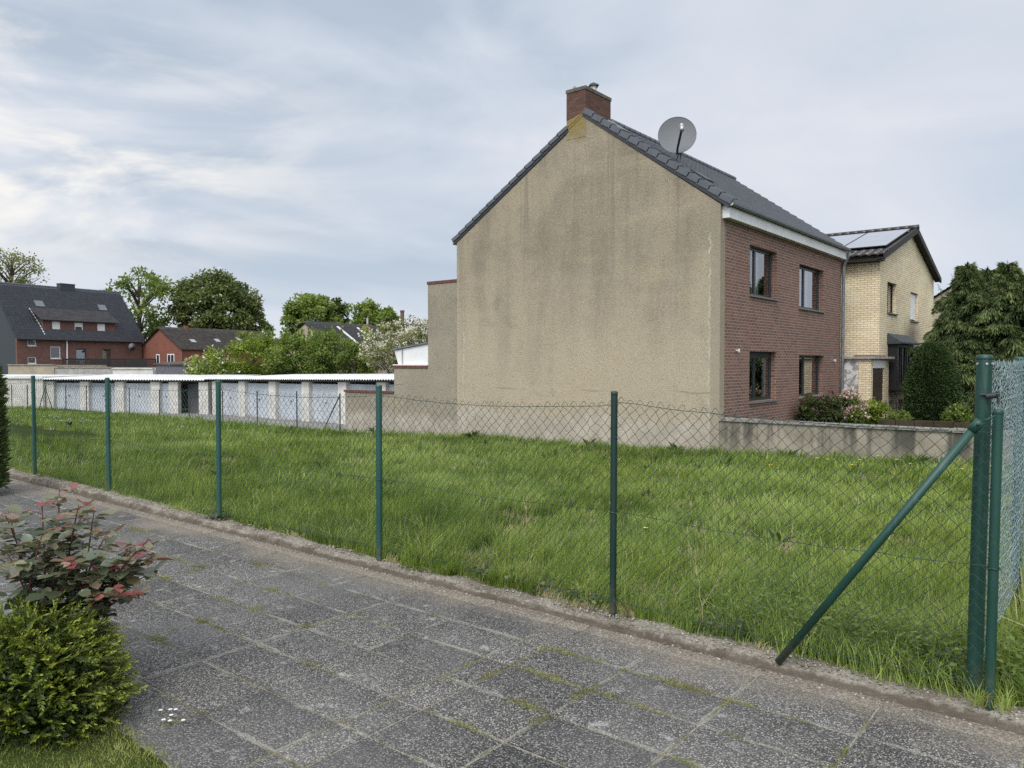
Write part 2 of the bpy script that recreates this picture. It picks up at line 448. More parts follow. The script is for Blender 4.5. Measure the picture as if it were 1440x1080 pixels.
M['bird'] = simple('blackbird feathers', (0.012, 0.011, 0.011), (0.008, 0.008, 0.008), 20, 0.6, 0.3)
M['beak'] = simple('orange beak', (0.5, 0.22, 0.03), None, 5, 0.5, 0.3)
M['petal_white'] = simple('white petals', (0.80, 0.80, 0.78), (0.74, 0.74, 0.72), 5, 0.7, 0.2)
M['petal_yellow'] = simple('yellow petals', (0.75, 0.50, 0.02), (0.65, 0.42, 0.02), 5, 0.7, 0.2)
M['straw'] = simple('dry stalk', (0.42, 0.35, 0.20), (0.30, 0.25, 0.14), 20, 0.9, 0.1)

def post_paint(name, c, c2):
    m, nt, b, _ = newmat(name)
    co = objco(nt)
    n = noise(nt, scaled(nt, co, (6, 6, 1.5)), 1.0, 5, 0.65)
    col = ramp(nt, n, [(0.3, c2), (0.7, c)])
    fl = smooth(nt, noise(nt, co, 55, 3, 0.7), 0.66, 0.74, 0.0, 0.45)
    col = mix(nt, fl, col, (0.10, 0.15, 0.13))
    zz_ = nd(nt, 'SeparateXYZ', {0: co}).outputs[2]
    col = mix(nt, mth(nt, 'MULTIPLY', smooth(nt, zz_, 0.30, 0.03), smooth(nt, noise(nt, co, 24, 4, 0.7), 0.38, 0.62, 0.0, 0.75)), col, (0.10, 0.085, 0.055))
    col = mix(nt, smooth(nt, noise(nt, scaled(nt, co, (14, 14, 2.2)), 1.0, 4, 0.7), 0.56, 0.72, 0.0, 0.35), col, (0.085, 0.13, 0.115))
    setb(nt, b, Base_Color=col, Roughness=mth(nt, 'ADD', mth(nt, 'MULTIPLY', n, 0.3), 0.30), Specular_IOR_Level=0.5)
    return m
M['post_green'] = post_paint('green coated steel', (0.008, 0.056, 0.038), (0.005, 0.036, 0.026))
M['post_dark'] = post_paint('dark green coated steel', (0.006, 0.032, 0.024), (0.004, 0.021, 0.017))
M['post_sky_sheen'] = post_paint('coated steel with painted sky sheen', (0.017, 0.080, 0.064), (0.010, 0.054, 0.045))  # lighter teal: sky reflected on these posts is painted into the colour
M['wire_green'] = simple('dark green wire', (0.030, 0.060, 0.050), (0.018, 0.036, 0.030), 14, 0.45, 0.4)
M['wire_sky_sheen'] = simple('coated wire with painted sky sheen', (0.30, 0.37, 0.37), (0.13, 0.20, 0.20), 14, 0.40, 0.5, 0.1)  # paleness of reflected sky is mixed into the wire colour

def glassmat():
    m, nt, b, out = newmat('window glass')
    fr = nd(nt, 'Fresnel', {'IOR': 1.5}).outputs[0]
    f = mth(nt, 'ADD', mth(nt, 'MULTIPLY', fr, 1.7), 0.08, clamp=True)
    t = nd(nt, 'BsdfTransparent', {0: (0.80, 0.84, 0.84)})
    g = nd(nt, 'BsdfGlossy', {'Color': (0.95, 0.97, 1.0), 'Roughness': 0.015})
    ms = nd(nt, 'MixShader', {0: f, 1: t.outputs[0], 2: g.outputs[0]})
    nt.links.new(ms.outputs[0], out.inputs[0])
    nt.nodes.remove(b)
    return m
M['glass'] = glassmat()

def leafmat(name, stops, transl=0.36, rough=0.5, spec=0.35):
    m, nt, b, out = newmat(name)
    a = nd(nt, 'Attribute', attribute_name='tint').outputs['Fac']
    col = ramp(nt, a, stops)
    setb(nt, b, Base_Color=col, Roughness=rough, Specular_IOR_Level=spec)
    tr = nd(nt, 'BsdfTranslucent', {0: mix(nt, 1.0, col, (1.5, 1.5, 0.9), 'MULTIPLY')})
    ms = nd(nt, 'MixShader', {0: transl, 1: b.outputs[0], 2: tr.outputs[0]})
    nt.links.new(ms.outputs[0], out.inputs[0])
    return m
M['grass'] = leafmat('meadow grass', [(0.0, (0.050, 0.088, 0.016)), (0.35, (0.128, 0.195, 0.032)), (0.62, (0.232, 0.310, 0.060)), (0.80, (0.36, 0.42, 0.12)), (0.86, (0.36, 0.32, 0.18)), (1.0, (0.48, 0.41, 0.27))], 0.32, 0.5, 0.35)
M['lawn'] = leafmat('short lawn grass', [(0.0, (0.12, 0.145, 0.030)), (0.5, (0.26, 0.285, 0.070)), (1.0, (0.44, 0.41, 0.19))], 0.3)
M['moss'] = leafmat('joint moss', [(0.0, (0.105, 0.105, 0.040)), (0.5, (0.21, 0.215, 0.070)), (0.85, (0.36, 0.345, 0.14)), (1.0, (0.33, 0.22, 0.11))], 0.25, 0.7, 0.15)
M['leaf_mid'] = leafmat('mid green leaf', [(0.0, (0.058, 0.090, 0.020)), (0.6, (0.155, 0.215, 0.042)), (1.0, (0.27, 0.335, 0.085))])
M['leaf_dark'] = leafmat('dark green leaf', [(0.0, (0.018, 0.036, 0.010)), (0.6, (0.050, 0.082, 0.020)), (1.0, (0.105, 0.14, 0.040))])
M['leaf_chestnut'] = leafmat('chestnut leaf', [(0.0, (0.048, 0.070, 0.022)), (0.6, (0.135, 0.168, 0.050)), (1.0, (0.235, 0.26, 0.095))])
M['leaf_lime'] = leafmat('yellow green leaf', [(0.0, (0.095, 0.130, 0.018)), (0.6, (0.22, 0.285, 0.040)), (1.0, (0.36, 0.42, 0.085))])
M['leaf_pale'] = leafmat('pale young leaf', [(0.0, (0.10, 0.115, 0.040)), (0.6, (0.19, 0.205, 0.080)), (1.0, (0.28, 0.28, 0.13))])
M['needle'] = leafmat('spruce needles', [(0.0, (0.022, 0.040, 0.014)), (0.55, (0.068, 0.098, 0.030)), (1.0, (0.20, 0.235, 0.080))], 0.15, 0.6, 0.25)
M['yew'] = leafmat('clipped yew', [(0.0, (0.020, 0.040, 0.013)), (0.6, (0.052, 0.088, 0.027)), (1.0, (0.105, 0.15, 0.048))], 0.12, 0.55, 0.25)
M['boxleaf'] = leafmat('feathery evergreen', [(0.0, (0.018, 0.036, 0.008)), (0.50, (0.060, 0.092, 0.012)), (0.80, (0.16, 0.205, 0.020)), (1.0, (0.30, 0.33, 0.040))], 0.22, 0.45, 0.35)
M['roseleaf'] = leafmat('rose leaf', [(0.0, (0.040, 0.060, 0.036)), (0.50, (0.105, 0.130, 0.076)), (0.72, (0.19, 0.175, 0.095)), (0.86, (0.22, 0.145, 0.10)), (1.0, (0.21, 0.065, 0.06))], 0.2, 0.24, 0.65)
M['roseyoung'] = leafmat('red young rose leaf', [(0.0, (0.16, 0.040, 0.040)), (0.6, (0.27, 0.055, 0.065)), (1.0, (0.40, 0.20, 0.17))], 0.25, 0.25, 0.6)
M['blossom'] = leafmat('white blossom', [(0.0, (0.50, 0.46, 0.40)), (1.0, (0.74, 0.70, 0.66))], 0.3, 0.8, 0.1)
M['blossom_pink'] = leafmat('pink blossom', [(0.0, (0.46, 0.25, 0.28)), (1.0, (0.72, 0.56, 0.56))], 0.3, 0.8, 0.1)
M['purple_leaf'] = leafmat('purple leaf', [(0.0, (0.045, 0.014, 0.022)), (1.0, (0.13, 0.035, 0.055))], 0.2, 0.5, 0.3)
M['nettle'] = leafmat('nettle leaf', [(0.0, (0.038, 0.066, 0.013)), (0.6, (0.105, 0.155, 0.028)), (1.0, (0.21, 0.27, 0.060))], 0.28)
M['ivy'] = leafmat('ivy leaf', [(0.0, (0.018, 0.036, 0.016)), (0.7, (0.055, 0.085, 0.035)), (1.0, (0.17, 0.17, 0.07))], 0.15, 0.4, 0.5)

def slabmat():
    m, nt, b, _ = newmat('washed aggregate slab')
    co = objco(nt)
    s = nd(nt, 'SeparateXYZ', {0: co})
    a = nd(nt, 'Attribute', attribute_name='tint').outputs['Fac']
    vo = nd(nt, 'TexVoronoi', {'Vector': co, 'Scale': 118.0, 'Randomness': 1.0})
    vv = nd(nt, 'SeparateColor', {0: vo.outputs['Color']}).outputs[1]
    dist = vo.outputs['Distance']
    peb = ramp(nt, vv, [(0.0, (0.066, 0.065, 0.063)), (0.32, (0.120, 0.117, 0.112)), (0.56, (0.20, 0.192, 0.18)), (0.82, (0.315, 0.302, 0.278)), (1.0, (0.50, 0.48, 0.445))])
    base = mix(nt, smooth(nt, dist, 0.34, 0.68), peb, (0.040, 0.0385, 0.036))
    base = mix(nt, 1.0, base, ramp(nt, a, [(0.0, (0.66, 0.655, 0.65)), (1.0, (1.16, 1.14, 1.10))]), 'MULTIPLY')
    # worn and lichened patches
    w = noise(nt, co, 0.9, 5, 0.6)
    base = mix(nt, smooth(nt, w, 0.40, 0.64, 0.0, 0.30), base, (0.20, 0.192, 0.18))
    l = noise(nt, co, 6.5, 6, 0.72)
    base = mix(nt, smooth(nt, l, 0.57, 0.70, 0.0, 0.70), base, (0.38, 0.37, 0.34))
    # chalky, mossy margins along the joints
    def jd(axis, off, size):
        f_ = mth(nt, 'FRACT', mth(nt, 'DIVIDE', mth(nt, 'ADD', axis, off), size))
        return mth(nt, 'MULTIPLY', mth(nt, 'MINIMUM', f_, mth(nt, 'SUBTRACT', 1.0, f_)), size)
    xa = jd(s.outputs[0], 2.88+0.61*60, 0.61); xb = jd(s.outputs[0], 2.16+0.61*60, 0.61)
    isb = mth(nt, 'GREATER_THAN', s.outputs[0], -2.5)
    dx_ = mth(nt, 'ADD', mth(nt, 'MULTIPLY', xb, isb), mth(nt, 'MULTIPLY', xa, mth(nt, 'SUBTRACT', 1.0, isb)))
    dj = mth(nt, 'MINIMUM', dx_, jd(s.outputs[1], 60*0.35-4.03, 0.35))
    nj = noise(nt, co, 2.1, 5, 0.7); nk = noise(nt, co, 26, 3, 0.7)
    wj = mth(nt, 'MULTIPLY', smooth(nt, nj, 0.44, 0.68), 0.022)
    fj = mth(nt, 'MULTIPLY', smooth(nt, mth(nt, 'SUBTRACT', dj, mth(nt, 'MULTIPLY', wj, mth(nt, 'ADD', nk, 0.35))), 0.009, 0.0), 0.46)
    base = mix(nt, fj, base, mix(nt, nk, (0.27, 0.26, 0.225), (0.40, 0.385, 0.34)))
    # sandy wash along the kerb
    sy = mth(nt, 'ADD', s.outputs[1], mth(nt, 'MULTIPLY', mth(nt, 'SUBTRACT', noise(nt, co, 1.1, 5, 0.65), 0.5), 1.0))
    sand = mix(nt, smooth(nt, noise(nt, co, 60, 3, 0.7), 0.42, 0.62), (0.155, 0.130, 0.10), (0.35, 0.295, 0.225))
    base = mix(nt, smooth(nt, sy, 3.72, 4.15, 0.0, 0.85), base, sand)
    h = mth(nt, 'ADD', mth(nt, 'MULTIPLY', dist, -1.0), mth(nt, 'MULTIPLY', vv, 0.25))
    setb(nt, b, Base_Color=base, Roughness=0.78, Specular_IOR_Level=0.35, Normal=bump(nt, h, 0.9, 0.006))
    return m
M['slab'] = slabmat()
def jointmat():
    m, nt, b, _ = newmat('sandy joint')
    co = objco(nt)
    n = noise(nt, co, 2.3, 5, 0.65); f = noise(nt, co, 90, 3, 0.75)
    col = mix(nt, smooth(nt, n, 0.42, 0.60), (0.34, 0.315, 0.26), (0.20, 0.185, 0.095))
    col = mix(nt, smooth(nt, f, 0.42, 0.66), col, (0.08, 0.072, 0.056))
    setb(nt, b, Base_Color=col, Roughness=1.0, Specular_IOR_Level=0.1, Normal=bump(nt, f, 0.6, 0.006))
    return m
M['joint'] = jointmat()
def kerbmat():
    m, nt, b, _ = newmat('crumbling kerb concrete')
    co = objco(nt)
    s = nd(nt, 'SeparateXYZ', {0: co})
    f = noise(nt, co, 55, 4, 0.8); n = noise(nt, co, 3.2, 6, 0.7)
    vo = nd(nt, 'TexVoronoi', {'Vector': co, 'Scale': 60.0})
    vv = nd(nt, 'SeparateColor', {0: vo.outputs['Color']}).outputs[0]
    col = mix(nt, smooth(nt, n, 0.36, 0.62), (0.19, 0.165, 0.13), (0.34, 0.305, 0.25))
    col = mix(nt, smooth(nt, f, 0.46, 0.70), col, (0.062, 0.050, 0.036))
    col = mix(nt, smooth(nt, vv, 0.80, 0.95, 0.0, 0.7), col, (0.36, 0.335, 0.285))
    # earth caught in the broken front face
    ey = mth(nt, 'ADD', s.outputs[1], mth(nt, 'MULTIPLY', mth(nt, 'SUBTRACT', noise(nt, co, 7, 4, 0.7), 0.5), 0.10))
    col = mix(nt, smooth(nt, ey, 4.225, 4.185, 0.0, 0.75), col, mix(nt, smooth(nt, f, 0.4, 0.65), (0.040, 0.030, 0.020), (0.105, 0.082, 0.056)))
    setb(nt, b, Base_Color=col, Roughness=1.0, Specular_IOR_Level=0.1, Normal=bump(nt, mth(nt, 'ADD', f, vv), 0.9, 0.012))
    return m
M['kerb'] = kerbmat()
def patchy_panel():
    m, nt, b, _ = newmat('patchy stripped render')
    co = objco(nt)
    n = noise(nt, co, 5.0, 5, 0.7, 0.8)
    col = mix(nt, smooth(nt, n, 0.47, 0.53), (0.26, 0.25, 0.23), (0.58, 0.57, 0.56))
    setb(nt, b, Base_Color=col, Roughness=0.9)
    return m
M['patchy'] = patchy_panel()
def garage_door_mat():
    m, nt, b, _ = newmat('pale blue ribbed steel door')
    co = objco(nt)
    s = nd(nt, 'SeparateXYZ', {0: co})
    w = mth(nt, 'SINE', mth(nt, 'MULTIPLY', s.outputs[0], 62.8))
    n = noise(nt, scaled(nt, co, (1.5, 1.5, 0.5)), 1.0, 5, 0.6)
    col = mix(nt, smooth(nt, n, 0.35, 0.65), (0.43, 0.47, 0.51), (0.53, 0.565, 0.60))
    rnd_ = nd(nt, 'ObjectInfo').outputs['Random']
    col = mix(nt, 1.0, col, ramp(nt, rnd_, [(0.0, (0.80, 0.82, 0.85)), (0.5, (1.0, 1.0, 1.0)), (1.0, (1.10, 1.07, 1.02))]), 'MULTIPLY')
    rust = mth(nt, 'MULTIPLY', smooth(nt, s.outputs[2], -0.95, -1.22), smooth(nt, noise(nt, co, 4, 4), 0.45, 0.65, 0.0, 0.6))
    col = mix(nt, rust, col, (0.20, 0.15, 0.11))
    setb(nt, b, Base_Color=col, Roughness=0.5, Specular_IOR_Level=0.4, Normal=bump(nt, w, 0.4, 0.02))
    return m
M['garage_door'] = garage_door_mat()
M['corrugated'] = simple('pale fibre cement sheet', (0.70, 0.70, 0.68), (0.50, 0.50, 0.48), 2.5, 0.8, 0.2)

# ------------------------------------------------------------------ the setting
def lot_h(x, y):
    x = np.asarray(x, float); y = np.asarray(y, float)
    A = np.interp(x, [-70, -45, -24, -17.5, -8.3, -2.7, 2, 12], [1.05, 1.02, 0.94, 0.76, 0.68, 0.48, 0.42, 0.40])
    t = np.clip((y - 4.5)/13.0, 0, 1)
    s = t*t*(3-2*t)*0.6 + t*0.4
    bumps = (vnoise(x, y, 0.45, 3, 3) - 0.5)*0.16*np.clip((y-4.6)/1.5, 0, 1)*np.clip((18.9-y)/1.5, 0, 1)
    return -A*s + bumps - 0.03

def sheet(name, x0, x1, y0, y1, z, mat):
    mb = MB(); mb.quad((x0,y0,z),(x1,y0,z),(x1,y1,z),(x0,y1,z))
    return struct(mb.build(name, mat))
sheet('ground', -3000, 3000, -3000, 3000, -1.42, M['field'])

xs = np.linspace(-56, 9, 261); ys = np.linspace(4.36, 19.1, 90)
gx, gy = np.meshgrid(xs, ys)
gz = lot_h(gx, gy)
V_ = np.stack([gx, gy, gz], -1).reshape(-1, 3)
ii = np.arange(V_.shape[0]).reshape(gx.shape)
Q_ = np.stack([ii[:-1,:-1], ii[:-1,1:], ii[1:,1:], ii[1:,:-1]], -1).reshape(-1, 4)
struct(npmesh('meadow_ground', V_, Q_, mat=M['lot_soil'], smooth=True))

# courtyard before the garages: falls a little to the left
mb = MB()
mb.add([(-64, 16.8, -1.24), (-23.3, 19.25, -1.14), (-23.3, 24.0, -1.20), (-40.5, 24.0, -1.23), (-64, 23.0, -1.26)], [(0,1,2,3,4)])
struct(mb.build('courtyard', M['asphalt']))
mb = MB(); mb.quad((-8.0, 19.3, -0.40), (14, 19.3, -0.40), (14, 62, -0.42), (-8.0, 62, -0.42))
struct(mb.build('front_garden_ground', M['lot_soil']))

# driveway: bed + laid slabs
mb = MB(); mb.quad((-40,-8,-0.0035),(6,-8,-0.0035),(6,4.2,-0.0035),(-40,4.2,-0.0035))
struct(mb.build('driveway_bed', M['joint']))
SX, SY = 0.61, 0.35
def slabs():
    r = np.random.default_rng(3)
    vs = []; fs = []; tt = []
    cols = []
    x = -34.0 - 0.03
    edges = []
    xx = -2.88
    k = 0
    while xx > -38: edges.append((xx-SX, xx)); xx -= SX
    edges.append((-2.88, -2.68))
    xx = -2.68
    for w in (0.52, 0.61, 0.61, 0.61, 0.61, 0.61, 0.61, 0.61, 0.61, 0.61, 0.61, 0.61): edges.append((xx, xx+w)); xx += w
    rows = []
    yy = 4.03
    rows.append((yy, 4.175))
    while yy > -7: rows.append((yy-SY, yy)); yy -= SY
    for (x0, x1) in edges:
        narrow = (x1-x0) < 0.3
        for (y0, y1) in rows:
            if x0 < -20 and y0 < -1: continue
            g = 0.0035 + r.random()*0.0045
            z = abs(r.normal(0, 0.0015)); tx, ty = r.normal(0, 0.0009, 2)
            a = [(x0+g, y0+g), (x1-g, y0+g), (x1-g, y1-g), (x0+g, y1-g)]
            bvl = 0.005
            b_ = [(x0+g+bvl, y0+g+bvl), (x1-g-bvl, y0+g+bvl), (x1-g-bvl, y1-g-bvl), (x0+g+bvl, y1-g-bvl)]
            cx, cy = (x0+x1)/2, (y0+y1)/2
            o = len(vs)
            for p in a: vs.append((p[0], p[1], -0.012))
            for p in a: vs.append((p[0], p[1], -0.002+z+tx*(p[0]-cx)/.3+ty*(p[1]-cy)/.2))
            for p in b_: vs.append((p[0], p[1], 0.001+z+tx*(p[0]-cx)/.3+ty*(p[1]-cy)/.2))
            for q in range(4):
                n = (q+1) % 4
                fs.append((o+q, o+n, o+4+n, o+4+q)); fs.append((o+4+q, o+4+n, o+8+n, o+8+q))
            fs.append((o+8, o+9, o+10, o+11))
            t = r.random()*0.75 + (0.45 if narrow else 0)
            tt += [t]*12
    return npmesh('driveway', np.array(vs), np.array(fs), mat=M['slab'], tint=np.array(tt)), edges, rows
drv, SLAB_X, SLAB_Y = slabs()
struct(drv)

# crumbling kerb under the fence
def kerb():
    xs = np.concatenate([np.arange(-40, -14, 0.12), np.arange(-14, 1.4, 0.022)])
    prof = [(4.155, -0.02), (4.165, 0.004), (4.175, 0.010), (4.185, 0.014), (4.195, 0.022), (4.205, 0.034), (4.225, 0.042), (4.26, 0.045), (4.31, 0.046), (4.36, 0.046), (4.41, 0.040), (4.44, 0.028), (4.465, -0.05)]
    n = len(prof)
    py = np.array([p[0] for p in prof]); pz = np.array([p[1] for p in prof])
    X, PY = np.meshgrid(xs, py, indexing='ij'); PZ = np.broadcast_to(pz, X.shape).copy()
    n1 = vnoise(X, PY, 1.6, 21, 2) - 0.5; n2 = vnoise(X, PY*1.7, 9, 22, 3) - 0.5; n3 = vnoise(X, PY, 34, 23, 2) - 0.5
    top = (PZ > 0.03)
    eat = np.clip(vnoise(X, PY*0, 2.2, 24, 3) - 0.50, 0, 1)*2.0          # broken stretches
    PZ2 = PZ + n3*0.014*(PZ > 0) + n2*0.016*(PZ > 0.0) - eat*0.030*top
    PY2 = PY + n1*0.030*(PY < 4.3) + n2*0.030 - eat*0.015*(PY < 4.2)
    lf = np.clip((-5.5 - X)/4.0, 0, 1)                                   # better preserved and higher to the left
    PZ2 = PZ2 + lf*0.035*top
    PZ2[:, 0] = -0.03
    V_ = np.stack([X, PY2, PZ2], -1).reshape(-1, 3)
    ii = np.arange(V_.shape[0]).reshape(X.shape)
    Q_ = np.stack([ii[:-1,:-1], ii[1:,:-1], ii[1:,1:], ii[:-1,1:]], -1).reshape(-1, 4)
    return npmesh('kerb', V_, Q_, mat=M['kerb'])
struct(kerb())

# ------------------------------------------------------------------ building helpers
def facade_x(c):  return lambda u, d, z: (c - d, u, z)     # looks towards +X, u runs along Y
def facade_y(c):  return lambda u, d, z: (u, c + d, z)     # looks towards -Y, u runs along X

def wall_holes(fn, u0, u1, z0, z1, holes, th):
    mb = MB()
    us = sorted({u0, u1, *[h[0] for h in holes], *[h[1] for h in holes]})
    zs = sorted({z0, z1, *[h[2] for h in holes], *[h[3] for h in holes]})
    def hole(uc, zc): return any(h[0] < uc < h[1] and h[2] < zc < h[3] for h in holes)
    for a, b in zip(us, us[1:]):
        for c, d in zip(zs, zs[1:]):
            if hole((a+b)/2, (c+d)/2): continue
            mb.quad(fn(a,0,c), fn(b,0,c), fn(b,0,d), fn(a,0,d))
            mb.quad(fn(a,th,c), fn(b,th,c), fn(b,th,d), fn(a,th,d))
    for h in holes + [(u0, u1, z0, z1)]:
        a, b, c, d = h
        mb.quad(fn(a,0,c), fn(a,th,c), fn(a,th,d), fn(a,0,d)); mb.quad(fn(b,0,c), fn(b,th,c), fn(b,th,d), fn(b,0,d))
        mb.quad(fn(a,0,c), fn(b,0,c), fn(b,th,c), fn(a,th,c)); mb.quad(fn(a,0,d), fn(b,0,d), fn(b,th,d), fn(a,th,d))
    return mb

def fbox(mb, fn, u0, u1, d0, d1, z0, z1):
    vs = [fn(u0,d0,z0), fn(u1,d0,z0), fn(u1,d1,z0), fn(u0,d1,z0), fn(u0,d0,z1), fn(u1,d0,z1), fn(u1,d1,z1), fn(u0,d1,z1)]
    mb.add(vs, [(0,3,2,1),(4,5,6,7),(0,1,5,4),(1,2,6,5),(2,3,7,6),(3,0,4,7)])

def window(root, fn, u0, u1, z0, z1, rec=0.16, splits=(0.5,), fw=0.065, frame='anthracite', sill='stone_sill', curtain=(), local=False, room=True, box=0.0):
    mb = MB()
    d0, d1 = rec, rec+0.07
    fbox(mb, fn, u0, u0+fw, d0, d1, z0, z1); fbox(mb, fn, u1-fw, u1, d0, d1, z0, z1)
    fbox(mb, fn, u0+fw, u1-fw, d0, d1, z0, z0+fw); fbox(mb, fn, u0+fw, u1-fw, d0, d1, z1-fw-box, z1)
    cuts = [u0 + (u1-u0)*s for s in splits]
    for c in cuts: fbox(mb, fn, c-fw*0.6, c+fw*0.6, d0-0.004, d1, z0+fw, z1-fw-box)
    w = mb.build('window', M[frame], root, local=local)
    es = [u0+fw] + [x for c in cuts for x in (c-fw*0.6, c+fw*0.6)] + [u1-fw]
    pm = MB()
    for a, b in zip(es[0::2], es[1::2]):
        pm.quad(fn(a,d0+0.03,z0+fw), fn(b,d0+0.03,z0+fw), fn(b,d0+0.03,z1-fw-box), fn(a,d0+0.03,z1-fw-box))
    pm.build('pane', M['glass'], w)
    if sill:
        sm = MB(); fbox(sm, fn, u0-0.03, u1+0.03, -0.06, rec, z0-0.055, z0-0.002); sm.build('sill', M[sill], w)
    for (s0, s1, mt) in curtain:
        cm = MB()
        a, b = u0+(u1-u0)*s0, u0+(u1-u0)*s1
        n = 24
        pts = [(a+(b-a)*i/n, rec+0.16+0.025*math.sin(i*1.9)) for i in range(n+1)]
        for (p, q) in zip(pts, pts[1:]):
            cm.quad(fn(p[0],p[1],z0+0.02), fn(q[0],q[1],z0+0.02), fn(q[0],q[1],z1), fn(p[0],p[1],z1))
        cm.build('curtain', M[mt], w)
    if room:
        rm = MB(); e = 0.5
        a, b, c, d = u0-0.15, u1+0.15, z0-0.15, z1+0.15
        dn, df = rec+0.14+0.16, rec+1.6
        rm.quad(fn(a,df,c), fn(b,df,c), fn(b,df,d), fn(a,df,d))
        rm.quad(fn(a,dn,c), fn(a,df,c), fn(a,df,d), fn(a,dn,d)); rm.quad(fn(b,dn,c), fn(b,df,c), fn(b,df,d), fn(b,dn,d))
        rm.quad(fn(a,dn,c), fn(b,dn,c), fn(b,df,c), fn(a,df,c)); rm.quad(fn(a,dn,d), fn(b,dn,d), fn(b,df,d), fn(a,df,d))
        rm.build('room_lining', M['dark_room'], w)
    return w

def roof_tiles(O, U, Vd, wu, lv, mat, parent, name='roof', tw=0.30, tl=0.34, amp=0.022, step=0.03, samp=5, local=False, thick=0.06):
    """a tiled slope: O lower corner, U along the eave, Vd up the slope"""
    O, U, Vd = Vector(O), Vector(U).normalized(), Vector(Vd).normalized()
    N = U.cross(Vd)
    if N.z < 0: N = -N
    nu = max(2, int(wu/tw*samp)); nr = max(1, round(lv/tl))
    us = np.linspace(0, wu, nu+1)
    prof = np.abs(np.sin(us/tw*math.pi))**0.7*amp*1.4
    rows_v = []; rows_h = []
    for k in range(nr):
        rows_v += [k*lv/nr, (k+1)*lv/nr - 0.001]; rows_h += [step, 0.002]
    vv = np.array(rows_v); hh = np.array(rows_h)
    jit = (np.random.default_rng(nu).random((len(vv), nu+1))-0.5)*0.004
    P_ = np.array(O)[None,None,:] + us[None,:,None]*np.array(U) + vv[:,None,None]*np.array(Vd) + (prof[None,:,None]+hh[:,None,None]+jit[:,:,None])*np.array(N)
    # underside rim so that the slope has thickness
    lowr = P_[0] - np.array(N)*(thick+step); 
    allp = np.concatenate([lowr[None], P_], 0)
    ii = np.arange(allp.shape[0]*(nu+1)).reshape(allp.shape[0], nu+1)
    Q_ = np.stack([ii[:-1,:-1], ii[:-1,1:], ii[1:,1:], ii[1:,:-1]], -1).reshape(-1, 4)
    pts = allp.reshape(-1, 3)
    b0 = len(pts)
    under = np.array([O - N*thick, O + U*wu - N*thick, O + U*wu + Vd*lv - N*thick, O + Vd*lv - N*thick])
    pts = np.concatenate([pts, under])
    Q_ = np.concatenate([Q_, [[b0, b0+1, b0+2, b0+3]]])
    return npmesh(name, pts, Q_, mat=mat, parent=parent, local=local)

def obox(mb, o, a, b, c):
    """box from corner o with edge vectors a, b, c"""
    o, a, b, c = Vector(o), Vector(a), Vector(b), Vector(c)
    vs = [o, o+a, o+a+b, o+b, o+c, o+a+c, o+a+b+c, o+b+c]
    mb.add(vs, [(0,3,2,1),(4,5,6,7),(0,1,5,4),(1,2,6,5),(2,3,7,6),(3,0,4,7)])

def xz(p, y): return (p[0], y, p[1])
def yz(p, x): return (x, p[0], p[1])

# ------------------------------------------------------------------ the house with the blank gable
YG = 18.97; YB = 29.62; XF = -8.33; XB = -17.62; XR = -12.54
EZ, RZ = 5.82, 9.05                                                  # top of the tiles at the street eave, at the ridge
house = thing('blank_gable_house', 'two storey house with a blank weathered roughcast gable and red brick street front', 'house', (-13, 24, -0.7))
mb = MB(); mb.prism([(XB,-1.0), (XF,-1.0), (XF,5.80), (XR,8.86), (XB,5.70)], xz, YG, YG+0.3)
mb.build('gable_wall', M['render_gable'], house)
mb = MB(); mb.prism([(XB+.0,-1.0), (XF-.3,-1.0), (XF-.3,5.80), (XR,8.86), (XB,5.70)], xz, YB-0.3, YB)
mb.build('rear_gable_wall', M['render_grey'], house)
fx = facade_x(XF)
wins = [(20.95, 23.06, 3.60, 5.00), (25.06, 27.60, 3.47, 4.87), (20.98, 23.10, 0.60, 2.02), (25.12, 27.66, 0.58, 1.94)]
wall_holes(fx, YG+0.302, YB, -1.0, 5.72, wins, 0.30).build('brick_front', M['brick_red'], house)
# brick return, the half brick seen at the corner
mb = MB(); mb.box(XB, XB+0.3, YG+.3, YB-.3, -1.0, 5.70); mb.build('back_wall', M['render_grey'], house)
cur = [((0.0, 0.34, 'curtain'), (0.44, 0.70, 'curtain')), ((0.0, 0.34, 'curtain'), (0.44, 0.72, 'curtain')), ((0.84, 1.0, 'curtain'),), ((0.02, 0.12, 'curtain'),)]  # left sheets of the upper windows also stand in for reflected sky
for w, cu, bx in zip(wins, cur, (0.0, 0.0, 0.10, 0.0)):
    window(house, fx, *w, rec=0.17, splits=(0.38,), fw=0.085, curtain=cu, box=bx)
sl_r = Vector((XR - (-8.05), 0, RZ-EZ)); sl_l = Vector((XR - (-17.76), 0, RZ-5.77))
roof = roof_tiles((-8.05, YG-0.02, EZ-0.04), (0,1,0), sl_r, YB-YG+0.12, sl_r.length, M['slate_tile'], house, 'roof', tw=0.30, tl=0.345, amp=0.024, step=0.035)
roof_tiles((-17.76, YG-0.02, 5.73), (0,1,0), sl_l, YB-YG+0.12, sl_l.length, M['slate_tile'], house, 'roof', samp=3)
# ridge tiles
mb = MB()
for k in range(28):
    y0 = 20.45 + k*0.335
    if y0 > YB: break
    mb.tube([(XR, y0, RZ+0.005), (XR, y0+0.35, RZ+0.02)], 0.11, 10, 0.095)
mb.build('ridge_tiles', M['slate_tile'], house, smooth=True)
